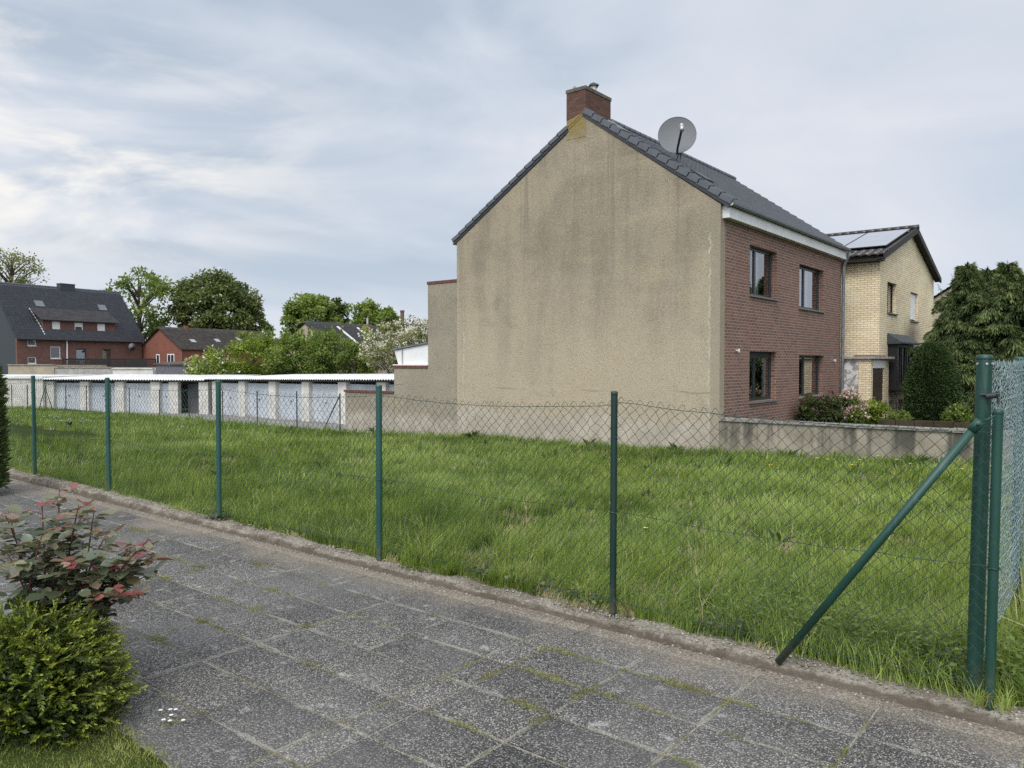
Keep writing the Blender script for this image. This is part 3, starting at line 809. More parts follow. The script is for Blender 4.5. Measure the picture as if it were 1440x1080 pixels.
# verge tiles, one overlapping the next
def verge(p0, p1, n, y, name, hc=0.155):
    mb = MB()
    p0, p1 = Vector(p0), Vector(p1); L = (p1-p0).length; d = (p1-p0)/L
    N = Vector((-d.z, 0, d.x));  N = N if N.z > 0 else -N
    for k in range(n):
        s = p0 + d*(L*k/n)
        tl = L/n + 0.03
        tilt = N*0.028
        o = s - N*(hc-0.06) + Vector((0, -0.045 - 0.008, 0)) + tilt
        a = d*tl - tilt
        obox(mb, o, a, Vector((0, 0.045, 0)), N*hc)                 # hanging cheek
        obox(mb, o + N*(hc-0.013) + Vector((0, 0.045, 0)), a, Vector((0, 0.20, 0)), N*0.022)   # top leaf
    bm_ = MB(); obox(bm_, p0 - N*(hc+0.015) + Vector((0,-0.028,0)), d*L, Vector((0,0.026,0)), N*0.085); bm_.build('verge_board', M['dark_metal'], house)
    return mb.build(name, M['slate_tile'], house)
verge((-8.02, YG, EZ+0.0), (XR+0.03, YG, RZ+0.0), 15, YG, 'verge_tiles')
verge((-17.78, YG, 5.76), (XR-0.62, YG, RZ-0.40), 15, YG, 'verge_tiles', 0.115)
mb = MB(); mb.box(XF+0.002, -8.14, YG+0.10, YB-0.02, 5.45, 5.76); mb.build('fascia', M['white_paint'], house)
def gutter(x, y0, y1, z, r=0.055):
    mb = MB(); n = 9
    ring = [(x + r*math.cos(math.pi + math.pi*i/n), z + r*math.sin(math.pi + math.pi*i/n)) for i in range(n+1)]
    ring += [(x + (r-.008)*math.cos(2*math.pi - math.pi*i/n), z + (r-.008)*math.sin(2*math.pi - math.pi*i/n)) for i in range(n+1)]
    mb.prism(ring, xz, y0, y1)
    return mb
gl = gutter(-17.82, YG-0.02, YB, 5.72, 0.06).build('gutter', M['pvc_white'], house)
gt = gutter(-8.06, YG+0.02, YB+0.45, EZ-0.03).build('gutter', M['zinc'], house)
mb = MB(); mb.lathe([(0.062, 0), (0.062, 0.012)], n=16)
mb.v = [(-8.06+p[0], YG+0.01+p[2], EZ-0.03+min(p[1], 0.012)) for p in mb.v]; mb.build('gutter_cap', M['pvc_white'], gt)
mb = MB(); mb.tube([(-8.06, YB-0.02, EZ-0.10), (-8.06, YB-0.02, EZ-0.22), (-8.20, YB-0.02, EZ-0.48), (-8.245, YB-0.02, EZ-0.62), (-8.245, YB-0.02, 3.0), (-8.245, YB-0.02, -0.6)], 0.062, 12)
for z in (4.6, 2.6, 0.6): mb.tube([(-8.245, YB-0.02, z), (-8.245, YB-0.02, z+0.05)], 0.070, 12)
mb.build('downpipe', M['zinc'], house, smooth=False)
# chimney on the gable
mb = MB(); mb.prism([(-13.17,8.30),(-12.50,8.30),(-12.50,9.03),(-13.17,8.86)], xz, YG-0.008, YG+0.6); mb.build('chimney_base', M['render_gable'], house)
mb = MB(); mb.prism([(-13.17,8.862),(-12.50,9.032),(-12.50,9.66),(-13.17,9.66)], xz, YG-0.012, 20.35)
ch = mb.build('chimney', M['brick_chimney'], house)
mb = MB(); mb.box(-13.19, -12.48, YG-0.03, 20.37, 9.662, 9.76); mb.build('chimney_cap', M['cap'], ch)
mb = MB(); mb.tube([(-12.74, 19.75, 9.72), (-12.74, 19.75, 10.0)], 0.10, 12); mb.build('flue', M['dirty_white'], ch)
mb = MB(); mb.lathe([(0.205, 0), (0.19, 0.03), (0.03, 0.115), (0.005, 0.12)], (-12.74, 19.75, 10.0), 4); mb.build('cowl', M['dark_metal'], ch)
mb = MB(); mb.lathe([(0.09, 0), (0.06, 0.12), (0.02, 0.17)], (-13.04, 19.2, 9.755), 8); mb.build('mortar_stub', M['coping'], ch)
mb = MB(); d = sl_r.normalized(); N = Vector((-d.z, 0, d.x)); N = -N if N.z < 0 else N
obox(mb, Vector((-12.50, YG+0.02, RZ-0.04)) - d*0.75 + N*0.03 + Vector((0,0,0)), d*0.75, (0, 1.42, 0), N*0.035)
mb.build('lead_flashing', M['zinc'], ch)
# roof window
o = Vector((-8.05, 20.55, EZ)) + d*1.75 + N*0.02
mb = MB(); obox(mb, o, d*0.62, (0, 0.48, 0), N*0.045)
rw = mb.build('roof_window', M['dark_metal'], house)
mb = MB(); obox(mb, o + d*0.06 + Vector((0,0.05,0)) + N*0.0455, d*0.50, (0, 0.38, 0), N*0.004); mb.build('roof_window_pane', M['anthracite'], rw)
# fittings on the brick front
for y, z in ((20.02, 2.03), (28.72, 1.78)):
    mb = MB(); mb.tube([(XF, y, z), (XF+0.05, y, z)], 0.022, 10); mb.lathe([(0.015,-0.07),(0.032,-0.05),(0.032,0.02),(0.015,0.04)], (XF+0.085, y, z), 10)
    mb.build('wall_lamp', M['dirty_white'], house, smooth=True)
# rear extensions, flush with the gable
mb = MB(); mb.box(-19.02, XB-0.002, YG+0.035, 26.0, -1.0, 4.40); an = mb.build('annex_wall', M['render_grey'], house)
mb = MB(); mb.box(-19.05, XB-0.003, YG+0.015, 26.0, 4.402, 4.50); mb.build('annex_coping', M['tile_terracotta'], an)
mb = MB(); mb.box(-20.76, -19.022, YG+0.045, 24.6, -1.2, 1.50); lo = mb.build('low_annex_wall', M['render_grey'], house)
mb = MB(); mb.box(-20.79, -19.023, YG+0.02, 24.6, 1.502, 1.60); mb.build('low_annex_coping', M['tile_terracotta'], lo)
mb = MB(); mb.box(-20.80, -19.023, YG+0.01, 24.6, 1.602, 1.64); mb.build('white_flashing', M['pvc_white'], lo)
mb = MB(); mb.prism([(-20.62, 1.642), (-19.024, 1.642), (-19.024, 2.36), (-20.82, 2.14)], xz, YG+0.12, 24.0)
pt = mb.build('patio_roof_side', M['pvc_white'], house)
mb = MB(); mb.prism([(-20.95, 2.142), (-19.024, 2.372), (-19.024, 2.42), (-20.95, 2.19)], xz, YG+0.05, 24.1); mb.build('patio_roof_edge', M['zinc'], pt)
mb = MB(); mb.box(-20.42, -20.36, YG+0.10, YG+0.118, 1.65, 2.17); mb.build('side_post', M['concrete'], pt)

# satellite dish on its mast
dish = thing('satellite_dish', 'round grey satellite dish on a short mast above the blank gable house roof', 'satellite dish', (-10.42, 20.9, 7.45))
dc = Vector((-10.46, 20.72, 8.36))
nrm = Vector((0.47, -0.84, 0.20)).normalized()
tx = Vector((0,0,1)).cross(nrm).normalized(); ty = nrm.cross(tx)
R_ = 0.57; nr_, na_ = 8, 40
mb = MB()
for side, off in ((0, 0.0), (1, -0.012)):
    vs = []
    for i in range(nr_+1):
        rr = R_*i/nr_
        for k in range(na_):
            a = 2*math.pi*k/na_
            vs.append(dc + tx*rr*math.cos(a)*0.96 + ty*rr*math.sin(a) + nrm*(0.10*(rr/R_)**2 - 0.10 + off))
    fs = [(i*na_+k, i*na_+(k+1) % na_, (i+1)*na_+(k+1) % na_, (i+1)*na_+k) for i in range(nr_) for k in range(na_)]
    mb.add(vs, fs)
mb.build('reflector', M['dish_grey'], dish, smooth=True)
mb = MB(); mb.tube([dc + tx*R_*0.96*math.cos(2*math.pi*k/40) + ty*R_*math.sin(2*math.pi*k/40) for k in range(41)], 0.009, 6); mb.build('rim', M['dish_grey'], dish, smooth=True)
lnb = dc - ty*0.06 + tx*0.10 + nrm*0.62
mb = MB(); mb.tube([dc - ty*0.60 - nrm*0.02, dc - ty*0.50 + nrm*0.12, lnb - ty*0.10], 0.034, 8); mb.build('arm', M['dark_metal'], dish)
mb = MB(); mb.tube([lnb - ty*0.16 + nrm*0.05, lnb + ty*0.02 - nrm*0.02], 0.060, 10); mb.tube([lnb + ty*0.02 - nrm*0.02, lnb + ty*0.05 - nrm*0.07], 0.068, 10); mb.build('feed_horn', M['pale_metal'], dish, smooth=True)
mb = MB(); mb.tube([(-10.42, 20.9, 7.38), (-10.42, 20.9, 8.05), tuple(dc - nrm*0.2)], 0.035, 10); mb.tube([(-10.70, 20.95, 7.55), (-10.42, 20.9, 7.95)], 0.018, 8); mb.build('mast', M['zinc'], dish)
mb = MB(); obox(mb, dc - nrm*0.26 - tx*0.09 - ty*0.30, tx*0.18, ty*0.22, nrm*0.10); mb.build('bracket', M['dark_metal'], dish)

# walls of the plot
gw = thing('low_garden_wall', 'low concrete garden wall with dark stains below its coping, right of the blank gable', 'garden wall', (-4, 18.97, -0.5))
mb = MB(); mb.box(XF+0.002, 3.5, YG+0.02, YG+0.24, -1.0, 0.185); w_ = mb.build('wall', M['garden_wall'], gw)
mb = MB()
x = XF+0.004
while x < 3.4:
    L = random.uniform(1.0, 1.25)
    mb.box(x, min(x+L-0.012, 3.5), YG-0.03, YG+0.29, 0.188+random.uniform(0, .006), 0.262+random.uniform(-.008, .01)); x += L
mb.build('coping', M['coping'], gw)
yw = thing('yard_wall', 'chest high roughcast yard wall with a brick red coping between the garages and the rear extension', 'garden wall', (-22, 19, -0.9))
mb = MB(); mb.box(-23.5, -20.764, YG+0.03, YG+0.27, -1.2, 0.58); mb.build('wall', M['render_grey'], yw)
mb = MB(); mb.box(-23.54, -20.765, YG-0.01, YG+0.31, 0.582, 0.66); mb.build('coping', M['tile_terracotta'], yw)

# ------------------------------------------------------------------ yellow brick house
yh = thing('yellow_brick_house', 'yellow brick house with solar panels on its dark roof and a flat roofed porch', 'house', (-11, 36, -0.5))
XY = -7.42; Y0, Y1 = 31.35, 41.45; YRm = 36.4
fy = facade_x(XY)
yw_ = [(32.50, 34.05, 3.66, 4.86), (36.55, 38.05, 3.52, 4.74), (33.0, 33.75, -0.35, 0.18), (34.6, 35.4, -0.35, 0.18)]
wall_holes(fy, Y0, Y1, -0.9, 5.75, yw_, 0.3).build('street_wall', M['brick_yellow'], yh)
mb = MB(); mb.prism([(Y0, 5.752), (Y1, 5.752), (YRm, 7.30)], yz, XY-0.3, XY); mb.build('gable', M['brick_yellow'], yh)
mb = MB(); mb.box(-18.0, XY-0.302, Y0, Y0+0.3, -0.9, 5.75); mb.build('side_wall', M['brick_yellow'], yh)
mb = MB(); mb.box(-18.0, XY-0.302, Y1-0.3, Y1, -0.9, 5.75); mb.build('side_wall', M['brick_yellow'], yh)
mb = MB(); mb.box(-18.3, -18.002, Y0, Y1, -0.9, 5.7); mb.build('rear_wall', M['brick_yellow'], yh)
window(yh, fy, *yw_[0], splits=(0.5,), frame='black_wood', curtain=((0.1, 0.4, 'curtain'),))
w = window(yh, fy, *yw_[1], splits=(), frame='black_wood')
mb = MB()
for k in range(22): fbox(mb, fy, 36.62, 37.98, 0.10, 0.125, 3.60+k*0.05, 3.647+k*0.05)
mb.build('roller_shutter', M['pvc_white'], w)
for q in yw_[2:]: window(yh, fy, *q, splits=(), frame='black_wood', sill=None)
# bay window
mb = MB()
fbox(mb, fy, 32.70, 35.70, -0.32, -0.002, 0.62, 0.86); fbox(mb, fy, 32.70, 32.82, -0.32, -0.002, 0.862, 2.30); fbox(mb, fy, 35.58, 35.70, -0.32, -0.002, 0.862, 2.30)
for u_ in (33.4, 34.2, 35.0): fbox(mb, fy, u_-0.05, u_+0.05, -0.32, -0.24, 0.862, 2.30)
fbox(mb, fy, 32.70, 35.70, -0.32, -0.002, 2.302, 2.42)
bay = mb.build('bay_window', M['black_wood'], yh)
mb = MB(); fbox(mb, fy, 32.83, 35.57, -0.22, -0.21, 0.863, 2.30); mb.build('pane', M['pane_painted_dark'], bay)
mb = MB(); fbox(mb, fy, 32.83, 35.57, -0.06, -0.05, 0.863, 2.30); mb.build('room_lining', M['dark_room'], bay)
mb = MB(); mb.prism([(XY+0.001, 2.422), (XY+0.52, 2.44), (XY+0.52, 2.50), (XY+0.001, 2.86)], xz, 32.55, 35.85); mb.build('bay_roof', M['slate_clad'], bay)
# roof, ridge away from the street
ys_ = Vector((0, YRm-(Y0-0.45), 7.38-5.80))
ov = XY+0.26
roof_y = roof_tiles((-18.2, Y0-0.45, 5.74), (1,0,0), ys_, ov+18.2, ys_.length, M['brown_tile'], yh, 'roof', amp=0.035, step=0.04)
ys2 = Vector((0, YRm-(Y1+0.25), 7.38-5.80))
roof_tiles((-18.2, Y1+0.25, 5.74), (1,0,0), ys2, ov+18.2, ys2.length, M['brown_tile'], yh, 'roof', amp=0.035, step=0.04, samp=4)
mb = MB()
for sgn, ya in ((1, Y0-0.5), (-1, Y1+0.3)):
    mb.prism([(ya, 5.52), (ya, 5.74), (YRm, 7.46), (YRm, 7.20)], yz, ov-0.04, ov+0.02)
mb.build('bargeboard', M['black_wood'], yh)
mb = MB(); mb.prism([(Y0-0.45, 5.56), (Y0-0.45, 5.62), (YRm, 7.31), (Y1+0.25, 5.62), (Y1+0.25, 5.56), (YRm, 7.25)], yz, XY+0.002, ov-0.05); mb.build('soffit', M['black_wood'], yh)
mb = MB(); mb.box(-18.2, ov-0.1, Y0-0.42, Y0-0.002, 5.50, 5.60); mb.build('eave_box', M['black_wood'], yh)
mb = MB()
k = -18.0
while k < ov-0.1: mb.tube([(k, YRm, 7.44), (k+0.36, YRm, 7.46)], 0.12, 10, 0.105); k += 0.34
mb.build('ridge_tiles', M['brown_tile'], yh, smooth=True)
sd_ = ys_.normalized(); sn = Vector((0, -sd_.z, sd_.y))
for k in range(6):
    for j in range(1):
        o = Vector((-7.28 - 1.72*(k+1), Y0-0.45, 5.74)) + sd_*(0.95) + sn*0.13
        mb = MB(); obox(mb, o, (1.69, 0, 0), sd_*4.22, sn*0.035)
        p_ = mb.build('solar_panel', M['dark_metal'], roof_y)
        # cells lie in the frame of each panel; kept in the same part
        m2 = bpy.data.meshes.new('solar_panel_glass')
        pm = MB()
        for a_ in range(3):
            obox(pm, o + Vector((0.03, 0, 0)) + sd_*(0.03+a_*1.40) + sn*0.0351, (1.63, 0, 0), sd_*1.385, sn*0.004)
        p_.data.materials.append(M['panel_sky_sheen'])
        o0 = len(p_.data.vertices)
        allv = [tuple(v_.co) for v_ in p_.data.vertices] + pm.v
        allf = [tuple(f_.vertices) for f_ in p_.data.polygons]; n0 = len(allf)
        allf += [tuple(i+o0 for i in f_) for f_ in pm.f]
        p_.data.clear_geometry(); p_.data.from_pydata(allv, [], allf)
        for i_ in range(n0, len(allf)): p_.data.polygons[i_].material_index = 1
# porch
mb = wall_holes(facade_x(-7.30), 29.72, 32.35, -0.8, 1.84, [(30.0, 31.55, -0.8, 1.50)], 0.25)
po = mb.build('porch_wall', M['brick_yellow'], yh)
mb = MB(); mb.box(-7.72, -7.552, 29.72, 29.9, -0.8, 1.84); mb.build('porch_pier', M['brick_yellow'], po)
mb = MB(); mb.box(-8.32, -7.722, 29.735, 29.9, -0.8, 1.84); mb.build('stripped_panel', M['patchy'], po)
mb = MB(); mb.box(-7.298, -7.27, 29.96, 31.75, 1.50, 1.78); mb.build('lintel', M['white_paint'], po)
mb = MB(); mb.box(-8.32, -7.12, 29.60, 32.5, 1.842, 1.93); mb.build('porch_roof', M['concrete'], po)
mb = MB(); mb.box(-7.9, -7.22, 29.75, 31.6, 1.932, 1.97); mb.build('porch_roof_felt', M['tile_terracotta'], po)
mb = MB(); mb.box(-7.36, -7.32, 30.01, 31.54, -0.75, 1.49); dr = mb.build('front_door', M['brown_door'], yh)
mb = MB(); mb.tube([(-7.32, 31.40, 0.25), (-7.27, 31.40, 0.25), (-7.27, 31.28, 0.25)], 0.012, 6); mb.build('handle', M['pale_metal'], dr)
mb = MB(); mb.box(-7.5, -6.2, 29.9, 31.7, -0.6, -0.42); mb.build('door_step', M['concrete'], yh)

# ------------------------------------------------------------------ garages
def garage_row(name, label, loc, rotz, x_edges, zb, zt0, zt1, open_bays=(), depth=5.6, group=None):
    g = thing(name, label, 'garage row', loc, rotz)
    L = x_edges[-1]
    ztop = lambda x: zt0 + (zt1-zt0)*x/L
    mb = MB()
    mb.box(0.0, L, depth-0.15, depth, zb, zt0+0.1)
    mb.box(0.0, 0.15, 0.31, depth-0.152, zb, zt0); mb.box(L-0.15, L, 0.31, depth-0.152, zb, zt1)
    mb.build('rear_wall', M['dirty_white'], g, local=True)
    for i, x in enumerate(x_edges):
        mb = MB(); mb.box(x-0.30, x+0.30, 0.0, 0.30, zb-0.1, ztop(x)); mb.build('pillar', M['dirty_white'], g, local=True)
    for i, (a, b) in enumerate(zip(x_edges, x_edges[1:])):
        z = min(ztop(a), ztop(b))
        if i in open_bays:
            mb = MB(); mb.box(a+0.302, b-0.302, 0.9, 0.96, zb+0.02, z-0.12); mb.build('open_bay_back', M['shed_wood'], g, local=True)
            continue
        mb = MB(); mb.box(a+0.302, b-0.302, 0.20, 0.24, zb+0.03, z-0.10); dr = mb.build('garage_door', M['garage_door'], g, local=True)
        mb = MB(); mb.tube([((a+b)/2, 0.195, -0.25), ((a+b)/2, 0.15, -0.25)], 0.03, 8); mb.box((a+b)/2-0.05, (a+b)/2+0.05, 0.135, 0.15, -0.262, -0.238); mb.build('handle', M['dark_metal'], dr)
    mb = MB()
    obox(mb, (-0.1, -0.12, zt0+0.002), (L+0.2, 0, zt1-zt0), (0, 0.14, 0), (0, 0, 0.09))
    mb.build('lintel_shade_strip', M['dark_metal'], g, local=True)  # dark strip for the lintel and the shaded gap under the roof
    # corrugated sheet roof
    n = int(L/0.177*6); us = np.linspace(-0.3, L+0.3, n+1)
    h = np.sin(us/0.177*2*math.pi)*0.026 + zt0 + (zt1-zt0)*us/L + 0.155
    dd = [-0.34, 1.4, 3.2, depth+0.2]
    P_ = np.stack([np.broadcast_to(us, (4, n+1)), np.broadcast_to(np.array(dd)[:,None], (4, n+1)), h[None,:]+np.array([0.0, 0.045, 0.09, 0.15])[:,None]], -1)
    P2 = P_.copy(); P2[..., 2] -= 0.045
    A = np.concatenate([P2[:1], P_], 0)
    ii = np.arange(A.shape[0]*(n+1)).reshape(A.shape[0], n+1)
    Q_ = np.stack([ii[:-1,:-1], ii[:-1,1:], ii[1:,1:], ii[1:,:-1]], -1).reshape(-1, 4)
    npmesh('roof', A.reshape(-1, 3), Q_, mat=M['corrugated'], parent=g, local=True)
    return g
garage_row('garage_row', 'longer row of pale blue garages with white pillars, ending behind the roughcast yard wall', (-40.45, 23.25, 0), 0.0, [0.3, 2.98, 5.80, 8.62, 11.45, 14.2, 17.0], -1.25, 0.66, 0.86, ())
garage_row('garage_row', 'shorter row of pale blue garages with one dark open bay, on the left', (-50.6, 18.35, 0), math.atan2(4.8, 9.9), [0.3, 2.75, 5.15, 7.55, 8.75, 10.7], -1.28, 0.60, 0.60, (4,))
ws = thing('white_outbuilding', 'plain whitewashed flat outbuilding at the left end of the garages', 'outbuilding', (-56, 15.5, -1.3), math.atan2(4.8, 9.9))
mb = MB(); mb.box(-8, 6.15, 0, 5, 0.0, 2.05); mb.build('wall', M['dirty_white'], ws, local=True)
mb = MB(); mb.box(-8.1, 6.25, -0.15, 5.1, 2.052, 2.20); mb.build('roof', M['corrugated'], ws, local=True)

# ------------------------------------------------------------------ houses beyond the garages
ROT = math.radians(98.6)
def far_house(name, label, px, d, L, depth, ze, zr, wallmat, roofmat, gablemat=None, holes=(), wthick=0.25, zb=-1.45, oh=0.35):
    x, y = at(px, d)
    h = thing(name, label, 'house', (x, y, 0), ROT)
    fn = lambda u, dd, z: (u, dd, z)
    wall_holes(fn, 0.0, L, zb, ze, list(holes), wthick).build('wall', M[wallmat], h, local=True)
    mb = MB(); mb.box(0, L, depth-wthick, depth, zb, ze); mb.build('wall', M[wallmat], h, local=True)
    for a, b in ((0.0, wthick), (L-wthick, L)):
        mb = MB(); mb.prism([(wthick+.001, zb), (depth-wthick-.001, zb), (depth-wthick-.001, ze), (depth-.002, ze+.002), (depth/2, zr-0.12), (0.002, ze+.002), (wthick+.001, ze)], lambda p, t: (t, p[0], p[1]), a, b)
        mb.build('gable_wall', M[gablemat or wallmat], h, local=True)
    sl = (zr-ze)/(depth/2)
    r = None
    for sgn in (0, 1):
        y0 = -oh if sgn == 0 else depth+oh
        vv = Vector((0, depth/2-y0, zr-(ze-oh*sl)))
        rr = roof_tiles((-0.2, y0, ze-oh*sl+0.05), (1,0,0), vv, L+0.4, vv.length, M[roofmat], h, 'roof', tw=0.30, tl=0.36, amp=0.03, step=0.045, samp=4, local=True)
        r = r or rr
    mb = MB(); mb.tube([(-0.2, depth/2, zr+0.05), (L+0.2, depth/2, zr+0.05)], 0.12, 8); mb.build('ridge_tiles', M[roofmat], h, local=True)
    mb = MB(); mb.tube([(-0.2, -oh-0.04, ze-oh*sl+0.02), (L+0.2, -oh-0.04, ze-oh*sl+0.02)], 0.07, 8); mb.build('gutter', M['dark_metal'], h, local=True)
    return h, r
ffn = lambda u, d, z: (u, d, z)
bh_holes = [(0.95, 1.75, 3.30, 4.15), (0.95, 1.75, 1.60, 2.25), (3.05, 4.05, 2.10, 3.30), (5.55, 6.60, 1.25, 3.10), (8.25, 9.22, 1.25, 3.10)]
bh, bh_roof = far_house('brick_house_with_dormer', 'red brick house with a steep blue black roof and a long low dormer', 24.5, 72, 12.7, 8.2, 4.32, 9.35, 'brick_far', 'slate_far', 'slate_clad', bh_holes)
for q, fr in zip(bh_holes[:3], ('pvc_white', 'pvc_white', 'pvc_white')):
    window(bh, ffn, *q, rec=0.08, splits=(), fw=0.08, frame=fr, sill='pvc_white', local=True, curtain=((0.05, 0.95, 'curtain'),) if q[1] < 2 else ())
for q in bh_holes[3:]:
    mb = MB(); fbox(mb, ffn, q[0]+.002, q[1]-.002, 0.12, 0.17, q[2]+.002, q[3]-.002); dr = mb.build('balcony_door', M['anthracite'], bh, local=True)
    mb = MB(); fbox(mb, ffn, q[0]+.1, q[1]-.1, 0.112, 0.119, q[2]+.3, q[3]-.12); mb.build('pane', M['glass'], dr)
mb = MB(); mb.tube([(4.62, -0.10, 4.2), (4.62, -0.10, 3.6), (4.62, -0.08, 1.3)], 0.07, 8); mb.build('downpipe', M['pvc_white'], bh, local=True)
dl, drr = 2.62, 9.95
dwin = [(3.5, 4.28, 4.83, 5.72), (5.70, 6.56, 4.83, 5.70), (8.05, 8.88, 4.83, 5.70)]
dm = wall_holes(lambda u, d, z: (u, 0.42+d, z), dl, drr, 4.45, 5.90, dwin, 0.2).build('dormer', M['brick_far'], bh, local=True)
mb = MB(); mb.prism([(0.62, 4.7), (0.62, 5.9), (2.3, 7.0)], lambda p, t: (t, p[0], p[1]), dl, dl+0.15); mb.prism([(0.62, 4.7), (0.62, 5.9), (2.3, 7.0)], lambda p, t: (t, p[0], p[1]), drr-0.15, drr); mb.build('dormer_cheek', M['slate_clad'], dm)
vv = Vector((0, 2.45, 1.36))
roof_tiles((dl-0.35, -0.02, 5.84), (1,0,0), vv, drr-dl+0.7, vv.length, M['grey_tile'], dm, 'dormer_roof', tl=0.36, samp=4, local=True)
mb = MB(); mb.tube([(dl-0.05, 0.02, 4.42), (dl-0.10, 0.75, 5.3), (dl-0.34, 2.1, 7.0)], 0.05, 6); mb.build('dormer_downpipe', M['pvc_white'], dm)
for q, kind in zip(dwin, ('s', 'w', 's')):
    if kind == 's':
        mb = MB(); fbox(mb, lambda u, d, z: (u, 0.42+d, z), q[0]+.002, q[1]-.002, 0.03, 0.06, q[2]+.002, q[3]-.002); mb.build('shutter', M['pvc_white'], dm)
    else:
        mb = MB(); g_ = lambda u, d, z: (u, 0.42+d, z)
        for b_ in ((q[0], q[0]+.09, q[2], q[3]), (q[1]-.09, q[1], q[2], q[3]), (q[0]+.09, q[1]-.09, q[2], q[2]+.09), (q[0]+.09, q[1]-.09, q[3]-.09, q[3])): fbox(mb, g_, b_[0], b_[1], 0.04, 0.1, b_[2], b_[3])
        fbox(mb, g_, q[0]+.09, q[1]-.09, 0.055, 0.07, q[3]-.40, q[3]-.09)
        mb.build('dormer_window', M['pvc_white'], dm)
        mb = MB(); fbox(mb, g_, q[0]+.09, q[1]-.09, 0.11, 0.12, q[2], q[3]); mb.build('dormer_window_pane', M['anthracite'], dm)
mb = MB(); mb.box(6.25, 7.75, 3.75, 4.45, 8.8, 9.82); c_ = mb.build('chimney', M['slate_clad'], bh, local=True)
mb = MB(); mb.box(6.2, 7.8, 3.7, 4.5, 9.822, 9.88); mb.build('chimney_cap', M['zinc'], c_)
for L_ in (3.4, 9.85):
    mb = MB(); s_ = Vector((0, 4.1, 5.03)).normalized(); n_ = Vector((0, -s_.z, s_.y))
    obox(mb, Vector((L_-.42, 2.3, 4.32+2.3*5.03/4.1)) + n_*0.10, (0.85, 0, 0), s_*0.75, n_*0.08); mb.build('roof_window', M['zinc'], bh, local=True)
ds = thing('wall_dish', 'small grey satellite dish on the wall of the red brick house with the dormer', 'satellite dish', (*at(183.5, 81.4), 3.35), ROT)
mb = MB(); mb.lathe([(0.40, 0.02), (0.30, 0.05), (0.15, 0.09), (0.0, 0.10)], n=20); mb.v = [(p[0], -0.30+p[2]-0.05, p[1]) for p in mb.v]; mb.build('reflector', M['dish_grey'], ds, local=True, smooth=True)
mb = MB(); mb.tube([(0, -0.2, 0), (0, 0.25, 0)], 0.03, 6); mb.tube([(0, -0.25, -0.38), (0, -0.72, -0.05)], 0.02, 6); mb.build('arm', M['dark_metal'], ds, local=True)

# terrace building and its railing
tb = thing('flat_roofed_terrace', 'low flat roofed building with tan, grey and white parapets behind the left garages', 'building', (*at(110, 59), -1.45), math.radians(38.8-3))
w_ = lambda px: (px-110)/1082*59
for a, b, zt_, mt, yy in ((8, 75, 1.50, 'tan_render', 0.0), (75.2, 158, 1.30, 'concrete', 0.05), (158.2, 217, 1.20, 'dirty_white', 0.1)):
    mb = MB(); mb.box(w_(a), w_(b), yy, 7, 0, zt_+1.45); p_ = mb.build('wall', M[mt], tb, local=True)
    mb = MB(); mb.box(w_(a), w_(b)-0.005, yy-0.08, 0.3+yy, zt_+1.452, zt_+1.53); mb.build('coping', M['coping' if mt != 'dirty_white' else 'dirty_white'], p_)
rl = thing('terrace_railing', 'black horizontal slat railing on the terrace in front of the red brick house', 'railing', (*at(88, 67), 1.25), math.radians(38.8+4))
LR = 127/1082*67
mb = MB()
for z in (0.08, 0.26, 0.44, 0.62): mb.box(0, LR, 0.0, 0.03, z, z+0.14)
mb.build('slats', M['black_wood'], rl, local=True)
mb = MB(); mb.box(-0.03, LR+.03, -0.02, 0.06, 0.76, 0.81); mb.build('handrail', M['black_wood'], rl, local=True)
for k in range(7):
    mb = MB(); u_ = LR*k/6; mb.box(u_-0.04, u_+0.04, 0.031, 0.10, -0.15, 0.759); mb.build('post', M['black_wood'], rl, local=True)
for a in (2.35, 5.6):
    mb = MB(); mb.box(a, a+1.5, -0.02, -0.002, 0.05, 0.75); mb.build('closed_panel', M['black_wood'], rl, local=True)
sh = thing('garden_shed', 'small grey board garden shed with a dark roof behind the garages', 'shed', (*at(219, 56), -1.4), math.radians(38.8-6))
mb = MB()
k = 0.0
while k < 2.25: mb.box(k, k+0.135, 0, 0.03+0.01*random.random(), 0, 2.92); k += 0.14
mb.build('board_front', M['shed_wood'], sh, local=True)
mb = MB(); mb.box(0.0, 2.9, 0.045, 2.5, 0, 2.90); mb.build('wall', M['black_wood'], sh, local=True)
mb = MB(); obox(mb, (-0.12, -0.12, 2.95), (3.2, 0, -0.05), (0, 2.8, 0.15), (0, 0, 0.09)); mb.build('roof', M['old_tile'], sh, local=True)

rh, rh_roof = far_house('orange_red_house', 'plain orange red gabled house with a mossy brown grey roof between brick house and trees', 255.6, 80, 13.5, 7.0, 3.15, 5.35, 'brick_orange', 'old_tile', oh=0.15)
gfn = lambda u, d, z: (d, u, z)
for (a, b, c, d_) in ((1.15, 2.3, 1.45, 2.62), (3.55, 4.15, 1.5, 2.6)):
    mb = MB(); fbox(mb, gfn, a, b, -0.03, -0.002, c, d_); w = mb.build('window', M['pvc_white'], rh, local=True)
    mb = MB()
    m_ = (a+b)/2
    for (p, q) in (((a+.1, m_-.05), (m_+.05, b-.1)) if b-a > 0.8 else ((a+.1, b-.1),)): fbox(mb, gfn, p, q, -0.036, -0.031, c+.1, d_-.1)
    mb.build('pane', M['anthracite'], w)
mb = MB(); mb.tube([(-0.05, -0.05, 3.05), (-0.05, -0.05, -1.4)], 0.05, 8); mb.build('downpipe', M['zinc'], rh, local=True)
